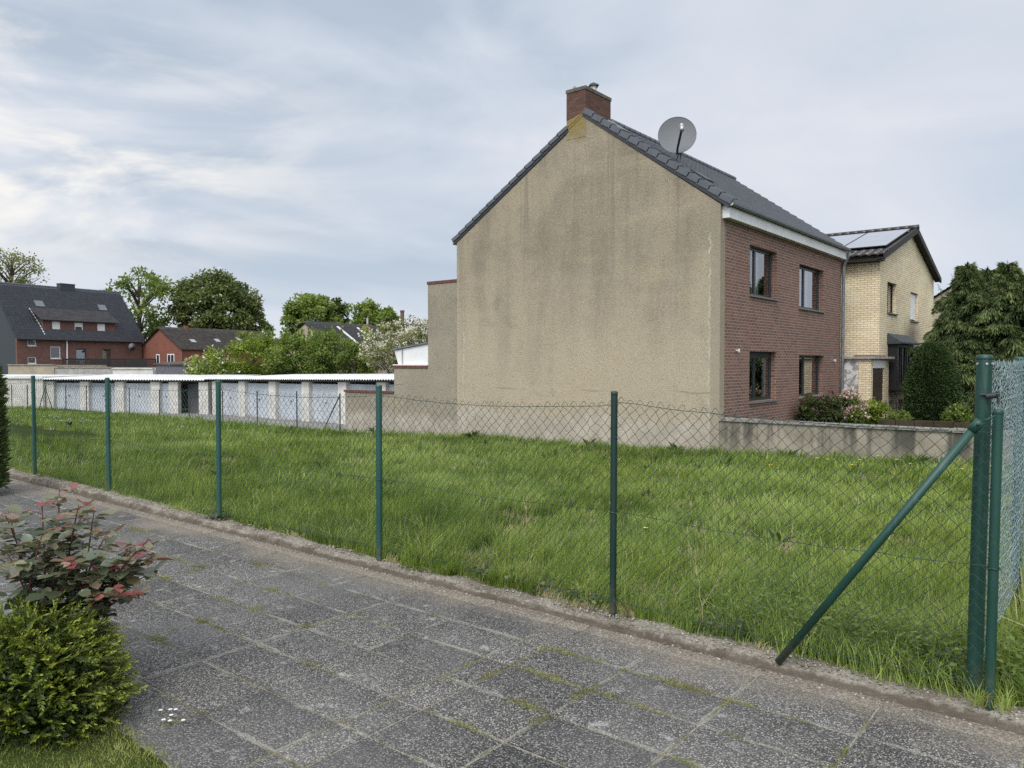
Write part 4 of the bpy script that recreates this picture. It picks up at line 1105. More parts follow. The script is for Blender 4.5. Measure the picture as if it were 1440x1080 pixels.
for L_, y_ in ((2.0, 1.0), (5.3, 1.2), (8.6, 1.6)):
    s_ = Vector((0, 3.5, 2.2)).normalized(); n_ = Vector((0, -s_.z, s_.y))
    mb = MB(); obox(mb, Vector((L_, y_, 3.15+y_*2.2/3.5)) + n_*0.10, (0.6, 0, 0), s_*0.6, n_*0.05); mb.build('roof_light', M['pale_metal'], rh, local=True)
mb = MB(); mb.box(3.0, 3.4, 3.3, 3.7, 5.2, 5.75); mb.build('chimney', M['brick_orange'], rh, local=True)

dh, dh_roof = far_house('dark_roofed_house', 'house with a dark tiled roof and a brick chimney, rising behind the green shrubs', 470, 78, 10.8, 8.0, 3.3, 5.85, 'tan_render', 'grey_tile')
s_ = Vector((0, 4, 2.55)).normalized(); n_ = Vector((0, -s_.z, s_.y))
for L_ in (4.0, 7.2):
    mb = MB(); obox(mb, Vector((L_, -0.2, 3.2)) + n_*0.06, (0.22, 0, 0), s_*4.3, n_*0.10); mb.build('verge_strip', M['pvc_white'], dh, local=True)
mb = MB(); mb.box(8.6, 9.25, 3.0, 3.6, 4.9, 6.05); c_ = mb.build('chimney', M['brick_red'], dh, local=True)
mb = MB(); mb.tube([(8.92, 3.3, 6.05), (8.92, 3.3, 6.75)], 0.11, 8); mb.build('flue', M['pale_metal'], c_)
fh, fh_roof = far_house('grey_roofed_house', 'house with a grey roof just showing behind the right end of the spruces', 1452, 58, 9, 9, 5.2, 8.3, 'tan_render', 'grey_tile')
st = thing('factory_chimney', 'slender pale brown factory chimney standing far off behind the trees', 'chimney', (*at(566, 170), -1.4))
mb = MB(); mb.lathe([(0.62, 0), (0.42, 14.2), (0.5, 14.25), (0.5, 14.6), (0.36, 14.65)], n=16); mb.build('shaft', M['brick_far'], st, local=True)
mb = MB(); mb.lathe([(0.47, 9.3), (0.48, 9.5), (0.465, 9.52)], n=16); mb.build('band', M['dark_metal'], st, local=True)

# ------------------------------------------------------------------ fences
def segs_mesh(name, A, B, r, mat, parent, n=3):
    A = np.asarray(A, float); B = np.asarray(B, float)
    D = B - A; Ln = np.linalg.norm(D, axis=1, keepdims=True); D = D/np.maximum(Ln, 1e-9)
    ref = np.tile(np.array([[0.31, 0.93, 0.19]]), (len(A), 1))
    S = np.cross(D, ref); S /= np.linalg.norm(S, axis=1, keepdims=True); T = np.cross(D, S)
    ring = []
    for e in (A, B):
        for k in range(n):
            a = 2*math.pi*k/n
            ring.append(e + S*(r*math.cos(a)) + T*(r*math.sin(a)))
    V_ = np.stack(ring, 1).reshape(-1, 3)
    base = (np.arange(len(A))*2*n)[:,None]
    Q_ = np.concatenate([base + np.array([[k, (k+1) % n, n+(k+1) % n, n+k]]) for k in range(n)], 0)
    return npmesh(name, V_, Q_, mat=mat, parent=parent)

def chain(name, p0, p1, zb, ztop, pitch, r, mat, parent, seed=0, wob=0.004, barbs=True, depth=0.004):
    """woven mesh between two plan points; zb, ztop are functions of 0..1"""
    rg = np.random.default_rng(seed)
    p0, p1 = np.array(p0, float), np.array(p1, float)
    L = np.linalg.norm(p1-p0); nw = max(2, int(round(L/pitch)))
    H = np.mean([ztop(t)-zb(t) for t in np.linspace(0, 1, 9)])
    nr = int(round(H/(pitch*0.5)))
    dirp = (p1-p0)/L; nrm_ = np.array([-dirp[1], dirp[0]])
    A = []; B = []
    t_nodes = (np.arange(-1, nw+1)[:,None] + 0.5*np.where(np.arange(nr+1) % 2 == 0, 1, 0)[None,:] + 0.5)/nw
    zi = np.arange(nr+1)/nr
    tt = np.clip(t_nodes, 0, 1)
    zbv = np.vectorize(zb)(tt); ztv = np.vectorize(ztop)(tt)
    z = zbv + (ztv - zbv)*zi[None,:]
    bel = (vnoise(tt*L, z, 1.3, 31+seed, 2)-0.5)*0.05
    side = np.where((np.arange(nr+1) % 2) == 0, depth, -depth)[None,:] + bel
    jx = rg.normal(0, wob, tt.shape); jz = rg.normal(0, wob, tt.shape)
    P_ = np.zeros(tt.shape + (3,))
    P_[..., 0] = p0[0] + dirp[0]*(tt*L + jx) + nrm_[0]*side
    P_[..., 1] = p0[1] + dirp[1]*(tt*L + jx) + nrm_[1]*side
    P_[..., 2] = z + jz
    # each wire zigzags between its own column and the next one
    for k in range(nw+1):
        a = P_[k, :, :].copy()
        odd = (np.arange(nr+1) % 2) == 1
        w_ = np.where(odd[:,None], P_[k], P_[k])
        A.append(w_[:-1]); B.append(w_[1:])
        if k+1 <= nw:
            # the return leg, hooking into the neighbour
            nx = P_[k+1]
            e = ~odd
            idx = np.where(odd)[0]
            for off in (-1, 1):
                j = idx + off
                ok = (j >= 0) & (j <= nr)
                A.append(nx[idx[ok]]); B.append(P_[k][j[ok]])
    A = np.concatenate(A); B = np.concatenate(B)
    keep = np.linalg.norm(A-B, axis=1) < pitch*1.3
    A, B = A[keep], B[keep]
    if barbs:
        tb_ = (np.arange(nw)+0.5)/nw
        for t in tb_:
            c = p0 + (p1-p0)*t; z0 = ztop(t)
            h = rg.uniform(0.018, 0.038); s = rg.uniform(-0.008, 0.008)
            l_ = np.array([c[0]-dirp[0]*pitch*0.40, c[1]-dirp[1]*pitch*0.40, z0-0.004])
            t_ = np.array([c[0]+dirp[0]*s, c[1]+dirp[1]*s, z0+h])
            t2 = np.array([c[0]+dirp[0]*(s+0.016), c[1]+dirp[1]*(s+0.016), z0+h-0.004])
            r_ = np.array([c[0]+dirp[0]*pitch*0.36, c[1]+dirp[1]*pitch*0.36, z0+h*0.25])
            A = np.concatenate([A, [l_, t_, t2]]); B = np.concatenate([B, [t_, t2, r_]])
    return segs_mesh(name, A, B, r, mat, parent)

def wire(mb, p0, p1, zf, r, n=16, wob=0.004, seed=0):
    rg = np.random.default_rng(seed)
    pts = []
    for i in range(n+1):
        t = i/n
        pts.append((p0[0]+(p1[0]-p0[0])*t + rg.normal(0, wob), p0[1]+(p1[1]-p0[1])*t + rg.normal(0, wob), zf(t)+rg.normal(0, wob*.5)))
    mb.tube(pts, r, 5)

def round_post(x, y, z0, z1, r, lean=(0, 0), cap=True):
    mb = MB()
    mb.tube([(x, y, z0), (x+lean[0]*.5, y+lean[1]*.5, (z0+z1)/2), (x+lean[0], y+lean[1], z1-0.02)], r, 14, caps=False)
    if cap: mb.lathe([(r, -0.02), (r*1.04, -0.018), (r*1.04, 0.0), (r*0.85, 0.004), (0.001, 0.006)], (x+lean[0], y+lean[1], z1-0.001), 14)
    return mb

FY = 4.33
fence = thing('driveway_fence', 'green chain link fence on round posts along the paved driveway, sagging between its posts', 'fence', (-5, FY, 0.05))
PX = [-17.3, -14.8, -12.36, -9.98, -7.42, -4.92, -2.63, -0.50]
pm_ = ['post_sky_sheen', 'post_sky_sheen', 'post_sky_sheen', 'post_sky_sheen', 'post_sky_sheen', 'post_sky_sheen', 'post_dark', 'post_green']
pr_ = [0.026, 0.026, 0.026, 0.026, 0.026, 0.0262, 0.0225, 0.0225]
for i, (x, mt, r) in enumerate(zip(PX, pm_, pr_)):
    yy = FY if i < 7 else 4.265
    ln = (random.uniform(-.012, .012), random.uniform(-.01, .01)) if i < 7 else (0.012, 0.03)
    p_ = round_post(x, yy, -0.05, 1.51 if i < 7 else 1.475, r, ln).build('post', M[mt], fence, smooth=True)
    mb = MB()
    for z in (0.72,):
        mb.tube([(x+ln[0]*z/1.5+(r+.004)*math.cos(a), yy+ln[1]*z/1.5+(r+.004)*math.sin(a), z+0.004*math.sin(3*a)) for a in np.linspace(0, 2*math.pi, 13)], 0.0035, 5)
    mb.build('wire_tie', M['wire_green'], p_)
def sagf(z, s, ze=0.0, zs=0.0): return lambda t: z + zs*(1-t) + ze*t - s*4*t*(1-t)
mbw = {0: MB(), 1: MB(), 2: MB()}
for i in range(len(PX)-1):
    a = (PX[i], FY+pr_[i]+0.004); b = (PX[i+1], FY+pr_[i+1]+0.004 if i < 6 else 4.30)
    tops = sagf(1.425, 0.045 if i < 6 else 0.03, zs=0.02 if i == 6 else 0.0, ze=-0.06 if i == 6 else 0.0)
    near = i >= 2
    chain('wire_mesh', a, b, lambda t: 0.10, tops, 0.0735, 0.00165, M['wire_green'], fence, seed=i+1)
    wire(mbw[0], a, b, tops, 0.0021, seed=i)
    wire(mbw[1], a, b, sagf(0.725, 0.03), 0.0020, seed=i+20)
    wire(mbw[2], a, b, sagf(0.13, 0.01), 0.0020, seed=i+40)
for k in range(3): mbw[k].build('tension_wire', M['wire_green'], fence)
mb = MB(); mb.tube([(-1.49, 4.20, 0.045), (-0.565, 4.225, 1.405)], 0.021, 14)
br = mb.build('brace', M['post_green'], fence, smooth=True)
mb = MB(); mb.tube([(-0.585, 4.225, 1.375), (-0.55, 4.228, 1.425)], 0.0235, 12); mb.tube([(-0.555, 4.205, 1.41), (-0.555, 4.19, 1.41)], 0.008, 8); mb.tube([(-0.545, 4.21, 1.42), (-0.49, 4.24, 1.452)], 0.004, 6)
mb.build('brace_clamp', M['post_green'], br, smooth=True)

sf = thing('tall_side_fence', 'taller pale wire mesh fence on a thick green post running away at the right edge', 'fence', (-0.58, 4.37, 0))
SX_ = -0.585
SP = [4.375, 6.20, 8.7, 11.2, 13.7, 16.2, 18.7]
for i, y in enumerate(SP):
    r = 0.0355 if i == 0 else 0.03
    p_ = round_post(SX_, y, -0.5, 1.735, r, (0.028, 0.0) if i == 0 else (0, 0)).build('post', M['post_green' if i == 0 else 'post_sky_sheen'], sf, smooth=True)
    if i == 0:
        mb = MB()
        for a in (-2.3, -1.2, -0.4): mb.tube([(SX_+.028+.036*math.cos(a), y+.036*math.sin(a), 1.695), (SX_+.028+.042*math.cos(a), y+.042*math.sin(a), 1.695)], 0.006, 8)
        mb.build('bolt', M['pale_metal'], p_)
for i in range(len(SP)-1):
    for lay, (pt_, off) in enumerate(((0.058, 0.030), (0.058, 0.058))):
        if lay == 1: continue
        zb_ = (lambda t, y0=SP[i], y1=SP[i+1]: float(lot_h(SX_, y0+(y1-y0)*t))+0.26 - 0.12*lay)
        chain('wire_mesh', (SX_+off, SP[i]+0.02), (SX_+off+0.005*lay, SP[i+1]), zb_, sagf(1.70-0.03*lay, 0.02), pt_, 0.0017, M['wire_sky_sheen'], sf, seed=60+i+10*lay, wob=0.006, barbs=True)
mb = MB()
for z in (1.66, 1.50, 1.02, 0.55): wire(mb, (SX_+0.03, SP[0]), (SX_+0.03, SP[-1]), sagf(z, 0.03), 0.0022, 40, seed=int(z*10))
mb.build('tension_wire', M['wire_sky_sheen'], sf)
mb = MB()
cx, cy = SX_+0.075, 4.345
mb.tube([(cx+0.012+0.016*math.cos(a)+0.002*a, cy+0.010*math.sin(2*a), 1.672+0.018*math.sin(a)-0.003*a) for a in np.linspace(0, 4.2*math.pi, 40)], 0.0026, 6)
mb.tube([(cx+0.02, cy, 1.62), (cx+0.03, cy, 1.57), (cx+0.005, cy+.01, 1.50), (cx+0.012, cy, 1.44)], 0.0026, 6)
mb.build('wire_end', M['wire_sky_sheen'], sf)
mb = MB(); mb.tube([(SX_+0.02, 4.33, 1.545), (SX_+0.10, 4.33, 1.55)], 0.007, 8); mb.tube([(SX_+0.045, 4.325, 1.538), (SX_+0.085, 4.325, 1.545)], 0.015, 10); mb.tube([(SX_+0.09, 4.33, 1.56), (SX_+0.095, 4.33, 1.50)], 0.006, 6)
mb.build('tensioner', M['dark_metal'], sf)

bf = thing('meadow_back_fence', 'low far fence of thin dark posts between the meadow and the garage yard', 'fence', (-35, 19, -1.0))
BP = [(-23.88, 19.05), (-26.65, 19.05), (-29.5, 19.05), (-32.25, 19.05), (-35.1, 19.0), (-37.9, 18.95), (-40.7, 18.75), at(155, 41.0), at(121, 41.5), at(92, 41.8), at(64, 42.1), at(38, 42.3), at(16, 42.5), at(-8, 42.6)]
BZ = [-0.92, -0.90, -0.94, -1.00, -1.05, -1.07, -1.06] + [-0.95]*7
for (x, y), z in zip(BP, BZ):
    mb = MB(); mb.tube([(x, y, z-0.25), (x, y, z+1.43)], 0.026, 8); mb.build('post', M['post_dark'], bf)
for i in range(len(BP)-1):
    a, b = BP[i], BP[i+1]
    chain('wire_mesh', a, b, lambda t: BZ[i]+(BZ[i+1]-BZ[i])*t+0.05, lambda t: BZ[i]+(BZ[i+1]-BZ[i])*t+1.3-0.1*t*(1-t), 0.075, 0.0013, M['wire_green'], bf, seed=90+i, barbs=False)
mb = MB()
for i in range(len(BP)-1):
    for z in (1.33, 0.7): mb.tube([(*BP[i], BZ[i]+z), (*BP[i+1], BZ[i+1]+z)], 0.002, 4)
mb.build('tension_wire', M['wire_green'], bf)
for i, j, fr in ((0, 1, 0.38), (10, 9, 0.42), (10, 11, 0.42)):
    a, b = Vector(BP[i]), Vector(BP[j]); e = a.lerp(b, fr)
    mb = MB(); mb.tube([(a.x, a.y-.03, BZ[i]+1.30), (e.x, e.y-.03, BZ[i]-0.12)], 0.022, 8); mb.build('brace', M['post_dark'], bf)
# iron railing before the yellow house
ir = thing('iron_railing', 'low black iron railing in the front garden before the clipped yew', 'railing', (-4.5, 26, -0.4))
mb = MB()
ax, ay = -7.0, 27.3; bx, by = 2.0, 27.9
n_ = 84
for k in range(n_+1):
    t = k/n_; x, y = ax+(bx-ax)*t, ay+(by-ay)*t
    mb.tube([(x, y, -0.35), (x, y, 0.42+0.03*(k % 2))], 0.013, 5)
mb.build('bars', M['black_wood'], ir)
mb = MB()
for z in (-0.2, 0.33): mb.tube([(ax, ay, z), (bx, by, z)], 0.014, 6)
mb.build('rails', M['black_wood'], ir)
sw = thing('bed_edging', 'low brown stone edging of the front garden bed behind the garden wall', 'edging', (-3, 24, -0.4))
mb = MB(); x = -5.6
while x < 3: mb.box(x, x+0.46, 23.6, 23.85, -0.45, 0.08+random.uniform(-.02, .02)); x += 0.475
mb.build('stones', M['soil'], sw)

# ------------------------------------------------------------------ foliage
def unit(a): return a/np.maximum(np.linalg.norm(a, axis=1, keepdims=True), 1e-9)

def leaf_arrays(pos, dirs, size, ratio=0.5, fold=0.12, rg=RNG, up=None, wide=0.45):
    n = len(pos)
    d = unit(dirs)
    rnd = unit(rg.normal(size=(n, 3))) if up is None else unit(up + rg.normal(size=(n, 3))*0.35)
    s = unit(np.cross(d, rnd)); nn = np.cross(s, d)
    size = np.broadcast_to(np.asarray(size, float), (n,))[:,None]
    mid = pos + d*size*wide
    V_ = np.stack([pos, mid + s*size*ratio*0.5 + nn*size*fold, pos + d*size, mid - s*size*ratio*0.5 + nn*size*fold], 1).reshape(-1, 3)
    Q_ = np.arange(4*n).reshape(n, 4)
    return V_, Q_

def leaf_mesh(name, pos, dirs, size, tint, mat, parent, ratio=0.5, fold=0.12, rg=RNG, up=None, wide=0.45):
    V_, Q_ = leaf_arrays(pos, dirs, size, ratio, fold, rg, up, wide)
    return npmesh(name, V_, Q_, mat=mat, parent=parent, tint=np.repeat(np.clip(tint, 0, 1), 4))

def ball(rg, n):
    p = unit(rg.normal(size=(n, 3)))
    return p*(rg.random((n, 1))**(1/3))

def tree(name, label, x, y, zb, cz, rx, rz, nclump, nleaf, lsize, mat, seed, cr=0.30, trunk_r=0.25, shell=0.35, cat='tree', group=None, blossom=None, nbl=0, egg=0.0, limbs=14, mix_t=(0.15, 0.75), rxy=None, tilt=None):
    """tapered trunk with limbs reaching into leaf clumps spread through the crown"""
    rg = np.random.default_rng(seed)
    t = thing(name, label, cat, (x, y, zb), 0, group)
    c = ball(rg, nclump)
    rad = np.linalg.norm(c, axis=1, keepdims=True)
    c = c/np.maximum(rad, 1e-6)*(shell + (1-shell)*rad)
    taper = 1 - egg*np.clip(c[:, 2:3], -1, 1)
    c = c*np.array([[rx, rxy or rx, rz]])*np.concatenate([taper, taper, np.ones_like(taper)], 1)
    c = c + np.array([[x, y, cz]])
    k = rg.integers(0, nclump, nleaf)
    cs = rg.uniform(0.6, 1.25, nclump)*cr*min(rx, rz)
    off = unit(rg.normal(size=(nleaf, 3)))*(rg.random((nleaf, 1))**0.45)
    off[:, 2] *= 0.75
    pos = c[k] + off*cs[k][:,None]
    d = off*0.8 + rg.normal(size=(nleaf, 3))*0.6 + np.array([[0, 0, -0.15]])
    ct = rg.uniform(*mix_t, nclump)
    tint = ct[k] + rg.normal(0, 0.14, nleaf)
    up = np.tile(np.array([[0, 0, 1.0]]), (nleaf, 1))*0.5 + off*0.5
    leaf_mesh('crown', pos, d, lsize*rg.uniform(0.6, 1.3, nleaf), tint, M[mat], t, 0.62, 0.08, rg, up)
    if blossom:
        kb = rg.integers(0, nclump, nbl)
        ob = unit(rg.normal(size=(nbl, 3))); 
        ob[:, 2] = np.abs(ob[:, 2])*0.8 + ob[:, 2]*0.2
        pb = c[kb] + ob*cs[kb][:,None]*rg.uniform(0.8, 1.06, (nbl, 1))
        leaf_mesh('blossom', pb, ob + rg.normal(size=(nbl, 3))*0.4, lsize*rg.uniform(0.5, 1.1, nbl), rg.random(nbl), M[blossom], t, 0.8, 0.1, rg)
    mb = MB()
    top = Vector((x + rg.normal(0, 0.1), y, cz + rz*0.35))
    mb.tube([(x, y, zb), (x+rg.normal(0, .06), y, zb+(cz-zb)*0.4), (x+rg.normal(0, .12), y, cz-rz*0.3), tuple(top)], [trunk_r*1.15, trunk_r, trunk_r*0.75, trunk_r*0.25], 8)
    order = rg.permutation(nclump)[:limbs]
    for i in order:
        e = Vector(c[i]); s0 = min(cz+rz*0.2, max(zb+(cz-rz-zb)*0.6, e.z - (Vector((e.x-x, e.y-y, 0)).length)*0.9))
        s = Vector((x, y, max(s0, zb+0.15))); m_ = s.lerp(e, 0.5) + Vector((0, 0, 0.08*(e-s).length))
        mb.tube([tuple(s), tuple(m_), tuple(e)], [trunk_r*0.42, trunk_r*0.26, trunk_r*0.06], 5)
    mb.build('trunk', M['bark'], t)
    return t

GB = -1.42
def ptree(name, label, px, py, d, rx, rz, *a, **k):
    x, y = at(px, d)
    return tree(name, label, x, y, GB, zt(py, d), rx, rz, *a, **k)
FG = 'trees beyond the garages'
ptree('chestnut_tree', 'big dense dark chestnut tree in flower with a round crown behind the orange red house', 304, 440, 105, 5.3, 5.4, 170, 30000, 0.44, 'leaf_chestnut', 11, cr=0.23, group=FG, blossom='blossom', nbl=420, trunk_r=0.45, shell=0.5)
ptree('loose_tree', 'tall loose green tree with sky showing through, beside the dormer house roof', 197, 428, 100, 4.2, 4.6, 60, 5200, 0.42, 'leaf_mid', 12, cr=0.24, group=FG, trunk_r=0.35, shell=0.55, limbs=30)
ptree('bare_tree', 'thinly leaved spring tree with bare branches above the left end of the slate roof', 18, 388, 110, 3.7, 4.0, 60, 2600, 0.34, 'leaf_pale', 13, cr=0.30, group=FG, trunk_r=0.32, shell=0.5, limbs=46)
ptree('green_tree', 'fresh green tree with an uneven crown, left of the two behind the dark roofed house', 437, 449, 118, 3.8, 3.6, 80, 12000, 0.46, 'leaf_mid', 14, cr=0.30, group=FG, trunk_r=0.35, mix_t=(0.3, 0.95))
ptree('green_tree', 'darker green tree between two fresh green ones, behind the dark roofed house', 472, 448, 122, 1.9, 3.0, 30, 4200, 0.46, 'leaf_dark', 15, cr=0.36, group=FG, trunk_r=0.3, mix_t=(0.3, 0.95))
ptree('green_tree', 'fresh green tree with a pointed double crown, behind the chimney of the dark roofed house', 511, 453, 112, 2.6, 2.8, 44, 6500, 0.44, 'leaf_mid', 16, cr=0.34, group=FG, trunk_r=0.3, mix_t=(0.3, 0.95))
ptree('green_tree', 'lowest and rightmost of the fresh green trees, beside the factory chimney', 545, 458, 112, 2.0, 2.3, 30, 4200, 0.42, 'leaf_mid', 17, cr=0.36, group=FG, trunk_r=0.28, mix_t=(0.3, 0.9))
ptree('low_tree', 'small hazy green tree at the right foot of the big chestnut', 366, 462, 110, 1.6, 2.4, 20, 1500, 0.40, 'leaf_mid', 18, cr=0.36, group=FG, trunk_r=0.2)
SG = 'shrubs behind the garages'
ptree('flowering_shrub', 'white flowering shrub behind the garages, next to the garden shed', 300, 520, 51, 1.35, 1.35, 50, 5200, 0.17, 'leaf_lime', 21, cr=0.34, group=SG, blossom='blossom', nbl=520, trunk_r=0.08, cat='shrub')
ptree('yellow_green_shrub', 'bright yellow green shrub behind the garages', 356, 501, 53, 1.75, 1.75, 70, 8500, 0.17, 'leaf_lime', 22, cr=0.30, group=SG, trunk_r=0.10, cat='shrub')
def spiky(px, d, py_top, label, seed, r, mat, zcen, h, n=26):
    """shrub with upright leafy shoots"""
    rg = np.random.default_rng(seed)
    x, y = at(px, d)
    t = tree('upright_shrub', label, x, y, GB, zcen, r, h, 70, 8000, 0.17, mat, seed, cr=0.30, group=SG, trunk_r=0.1, cat='shrub')
    P_ = []; D_ = []; T_ = []
    mb = MB()
    for i in range(n):
        a = rg.uniform(0, 2*math.pi); q = r*math.sqrt(rg.random())*0.9
        bx, by = x+q*math.cos(a), y+q*math.sin(a)
        zl = zcen + h*math.sqrt(max(0, 1-(q/r)**2))*0.7
        ln = rg.uniform(0.5, 1.05); e = Vector((bx + (bx-x)*0.12, by + (by-y)*0.12, zl+ln))
        mb.tube([(bx, by, zl-0.3), tuple(e)], 0.018, 4, 0.006)
        m = 60
        tt = rg.random(m)
        ps = np.array([bx, by, zl-0.3])[None,:] + tt[:,None]*np.array([e.x-bx, e.y-by, ln+0.3])[None,:]
        P_.append(ps); dd = rg.normal(size=(m, 3)); dd[:, 2] = np.abs(dd[:, 2])*0.6+0.6; D_.append(dd); T_.append(rg.uniform(0.3, 0.85)+rg.normal(0, .12, m))
    leaf_mesh('shoots', np.concatenate(P_), np.concatenate(D_), 0.17, np.concatenate(T_), M[mat], t, 0.5, 0.1, rg)
    return t
spiky(412, 50, 465, 'dense mid green shrub with upright shoots, beside the bright yellow green shrub', 23, 1.7, 'leaf_mid', zt(503, 50), 1.45)
spiky(462, 49, 462, 'darker mid green shrub with upright shoots below the dark roof', 24, 1.6, 'leaf_mid', zt(502, 49), 1.5)
ptree('leafy_shrub', 'loose leafy green shrub between the upright shrubs and the white blossom tree', 500, 508, 48, 1.1, 1.1, 34, 4200, 0.16, 'leaf_mid', 25, cr=0.36, group=SG, trunk_r=0.07, cat='shrub')
ptree('columnar_shrub', 'narrow upright light green shrub beside the white blossom tree', 516, 496, 47.5, 0.45, 1.6, 18, 1900, 0.15, 'leaf_lime', 26, cr=0.7, group=SG, trunk_r=0.06, cat='shrub')
ptree('blossom_tree', 'pale fruit tree covered in white blossom behind the rear extension', 558, 496, 45, 1.85, 1.7, 80, 6500, 0.15, 'leaf_pale', 27, cr=0.28, group=FG, blossom='blossom', nbl=2700, trunk_r=0.12)
ptree('blossom_tree', 'smaller fruit tree with upright blossoming twigs, half hidden by the rear extension', 594, 486, 43, 1.2, 1.8, 44, 2600, 0.14, 'leaf_pale', 28, cr=0.30, group=FG, blossom='blossom', nbl=1500, trunk_r=0.1, limbs=24)

# drooping spruces before the yellow house
def spruce(label, x, y, zb, h, r, seed, nb=150):
    rg = np.random.default_rng(seed)
    t = thing('drooping_spruce', label, 'tree', (x, y, zb), 0, 'spruces in the front garden')
    mb = MB(); mb.tube([(x, y, zb), (x, y, zb+h*0.5), (x+0.05, y, zb+h*0.97)], [0.17, 0.11, 0.015], 8)
    P_ = []; D_ = []; T_ = []; S_ = []
    def sprays(base, tip, ct, m, spread, hang):
        """a bough clothed with hanging sprays"""
        ax = tip - base; L = np.linalg.norm(ax); ax = ax/L
        side = np.cross(ax, [0, 0, 1.0]); side /= max(np.linalg.norm(side), 1e-6)
        tt = rg.random(m)**0.55
        sp = rg.normal(0, spread, m)*(1.15-0.75*tt)
        ps = base[None,:] + (tip-base)[None,:]*tt[:,None] + side[None,:]*sp[:,None]
        ps[:, 2] += -0.45*np.abs(sp) - hang*rg.random(m)**1.4 + 0.03
        dd = ax[None,:]*0.8 + side[None,:]*(sp*2.2)[:,None] + rg.normal(0, .20, (m, 3)); dd[:, 2] -= 0.40
        P_.append(ps); D_.append(dd); S_.append(rg.uniform(0.12, 0.26, m))
        T_.append(ct + 0.42*(tt > 0.74)*rg.random(m) + rg.normal(0, .09, m))
    for i in range(nb):
        f = ((i+0.5)/nb)
        f = 1-(1-f)**1.1
        z0 = zb + 0.25 + (h-0.45)*f
        L = r*((1-f)**0.86*0.97+0.03)*rg.choice([0.62, 0.85, 1.0, 1.22])*rg.uniform(0.85, 1.12) + 0.10
        a = i*2.39996 + rg.normal(0, 0.3)
        d = np.array([math.cos(a), math.sin(a), 0])
        b0 = np.array([x, y, z0]); up = L*rg.uniform(0.22, 0.62); tip = b0 + d*L*0.72 + np.array([0, 0, up])
        end = b0 + d*L + np.array([0, 0, up - L*rg.uniform(0.02, 0.40)])
        mb.tube([tuple(b0), tuple(b0*.5+tip*.5+np.array([0, 0, up*.2])), tuple(tip), tuple(end)], [0.028, 0.020, 0.012, 0.004], 4)
        ct = rg.uniform(0.12, 0.60)
        sprays(b0*0.6+tip*0.4, tip, ct, int(30+60*L), 0.13*L, 0.16)
        sprays(tip - d*L*0.10, end, ct+0.08, int(64+125*L), 0.12*L, 0.22)
        sd = np.array([-d[1], d[0], 0])
        for q in range(2 if L > 0.7 else 1):
            sg = rg.choice([-1, 1])*rg.uniform(0.22, 0.42)*L
            b1 = b0 + d*L*rg.uniform(0.45, 0.7) + np.array([0, 0, up*0.8])
            e1 = b1 + sd*sg + d*L*0.22 + np.array([0, 0, -abs(sg)*rg.uniform(0.5, 1.1)])
            sprays(b1, e1, ct + rg.normal(0, .06), int(36+70*L), 0.07*L, 0.16)
    for k in range(11):                                 # leading shoots
        o = rg.normal(0, 0.20*(k > 0), 2); q_ = float(np.linalg.norm(o)); ze = 1.0 if k == 0 else max(0.6, rg.uniform(0.93, 1.0) - 0.20*q_); b0 = np.array([x+o[0]*1.5, y+o[1]*1.5, zb+h*(ze-0.20)]); e = np.array([x+o[0]*2.3, y+o[1]*2.3, zb+h*ze])
        m = 110; tt = rg.random(m)
        P_.append(b0[None,:]+(e-b0)[None,:]*tt[:,None]); dd = rg.normal(size=(m, 3)); dd[:, 2] = dd[:, 2]*0.3 - 0.15; D_.append(dd); S_.append((0.20-0.13*tt)*rg.uniform(0.7, 1.1, m)); T_.append(rg.uniform(0.2, 0.7, m))
        mb.tube([tuple(b0), tuple(e)], 0.012, 4, 0.003)
    leaf_mesh('crown', np.concatenate(P_), np.concatenate(D_), np.concatenate(S_), np.concatenate(T_), M['needle'], t, 0.17, 0.05, rg)
    mb.build('trunk', M['bark'], t)
x, y = at(1358, 28.5); spruce('drooping dark spruce with a pointed top, left one of the pair behind the clipped yew', x, y, -0.4, zt(368, 28.5)+0.4, 1.95, 41, 210)
x, y = at(1414, 28); spruce('drooping dark spruce, right one of the pair, above the pale mesh fence', x, y, -0.4, zt(366, 28)+0.4, 2.15, 42, 240)
x, y = at(1386, 29.5); spruce('drooping dark spruce squeezed between the two other spruces, slightly lower', x, y, -0.4, zt(374, 29.5)+0.4, 1.9, 44, 170)
x, y = at(1475, 30); spruce('drooping dark spruce cut off by the right edge of the photo', x, y, -0.4, zt(392, 30)+0.4, 1.8, 43, 110)

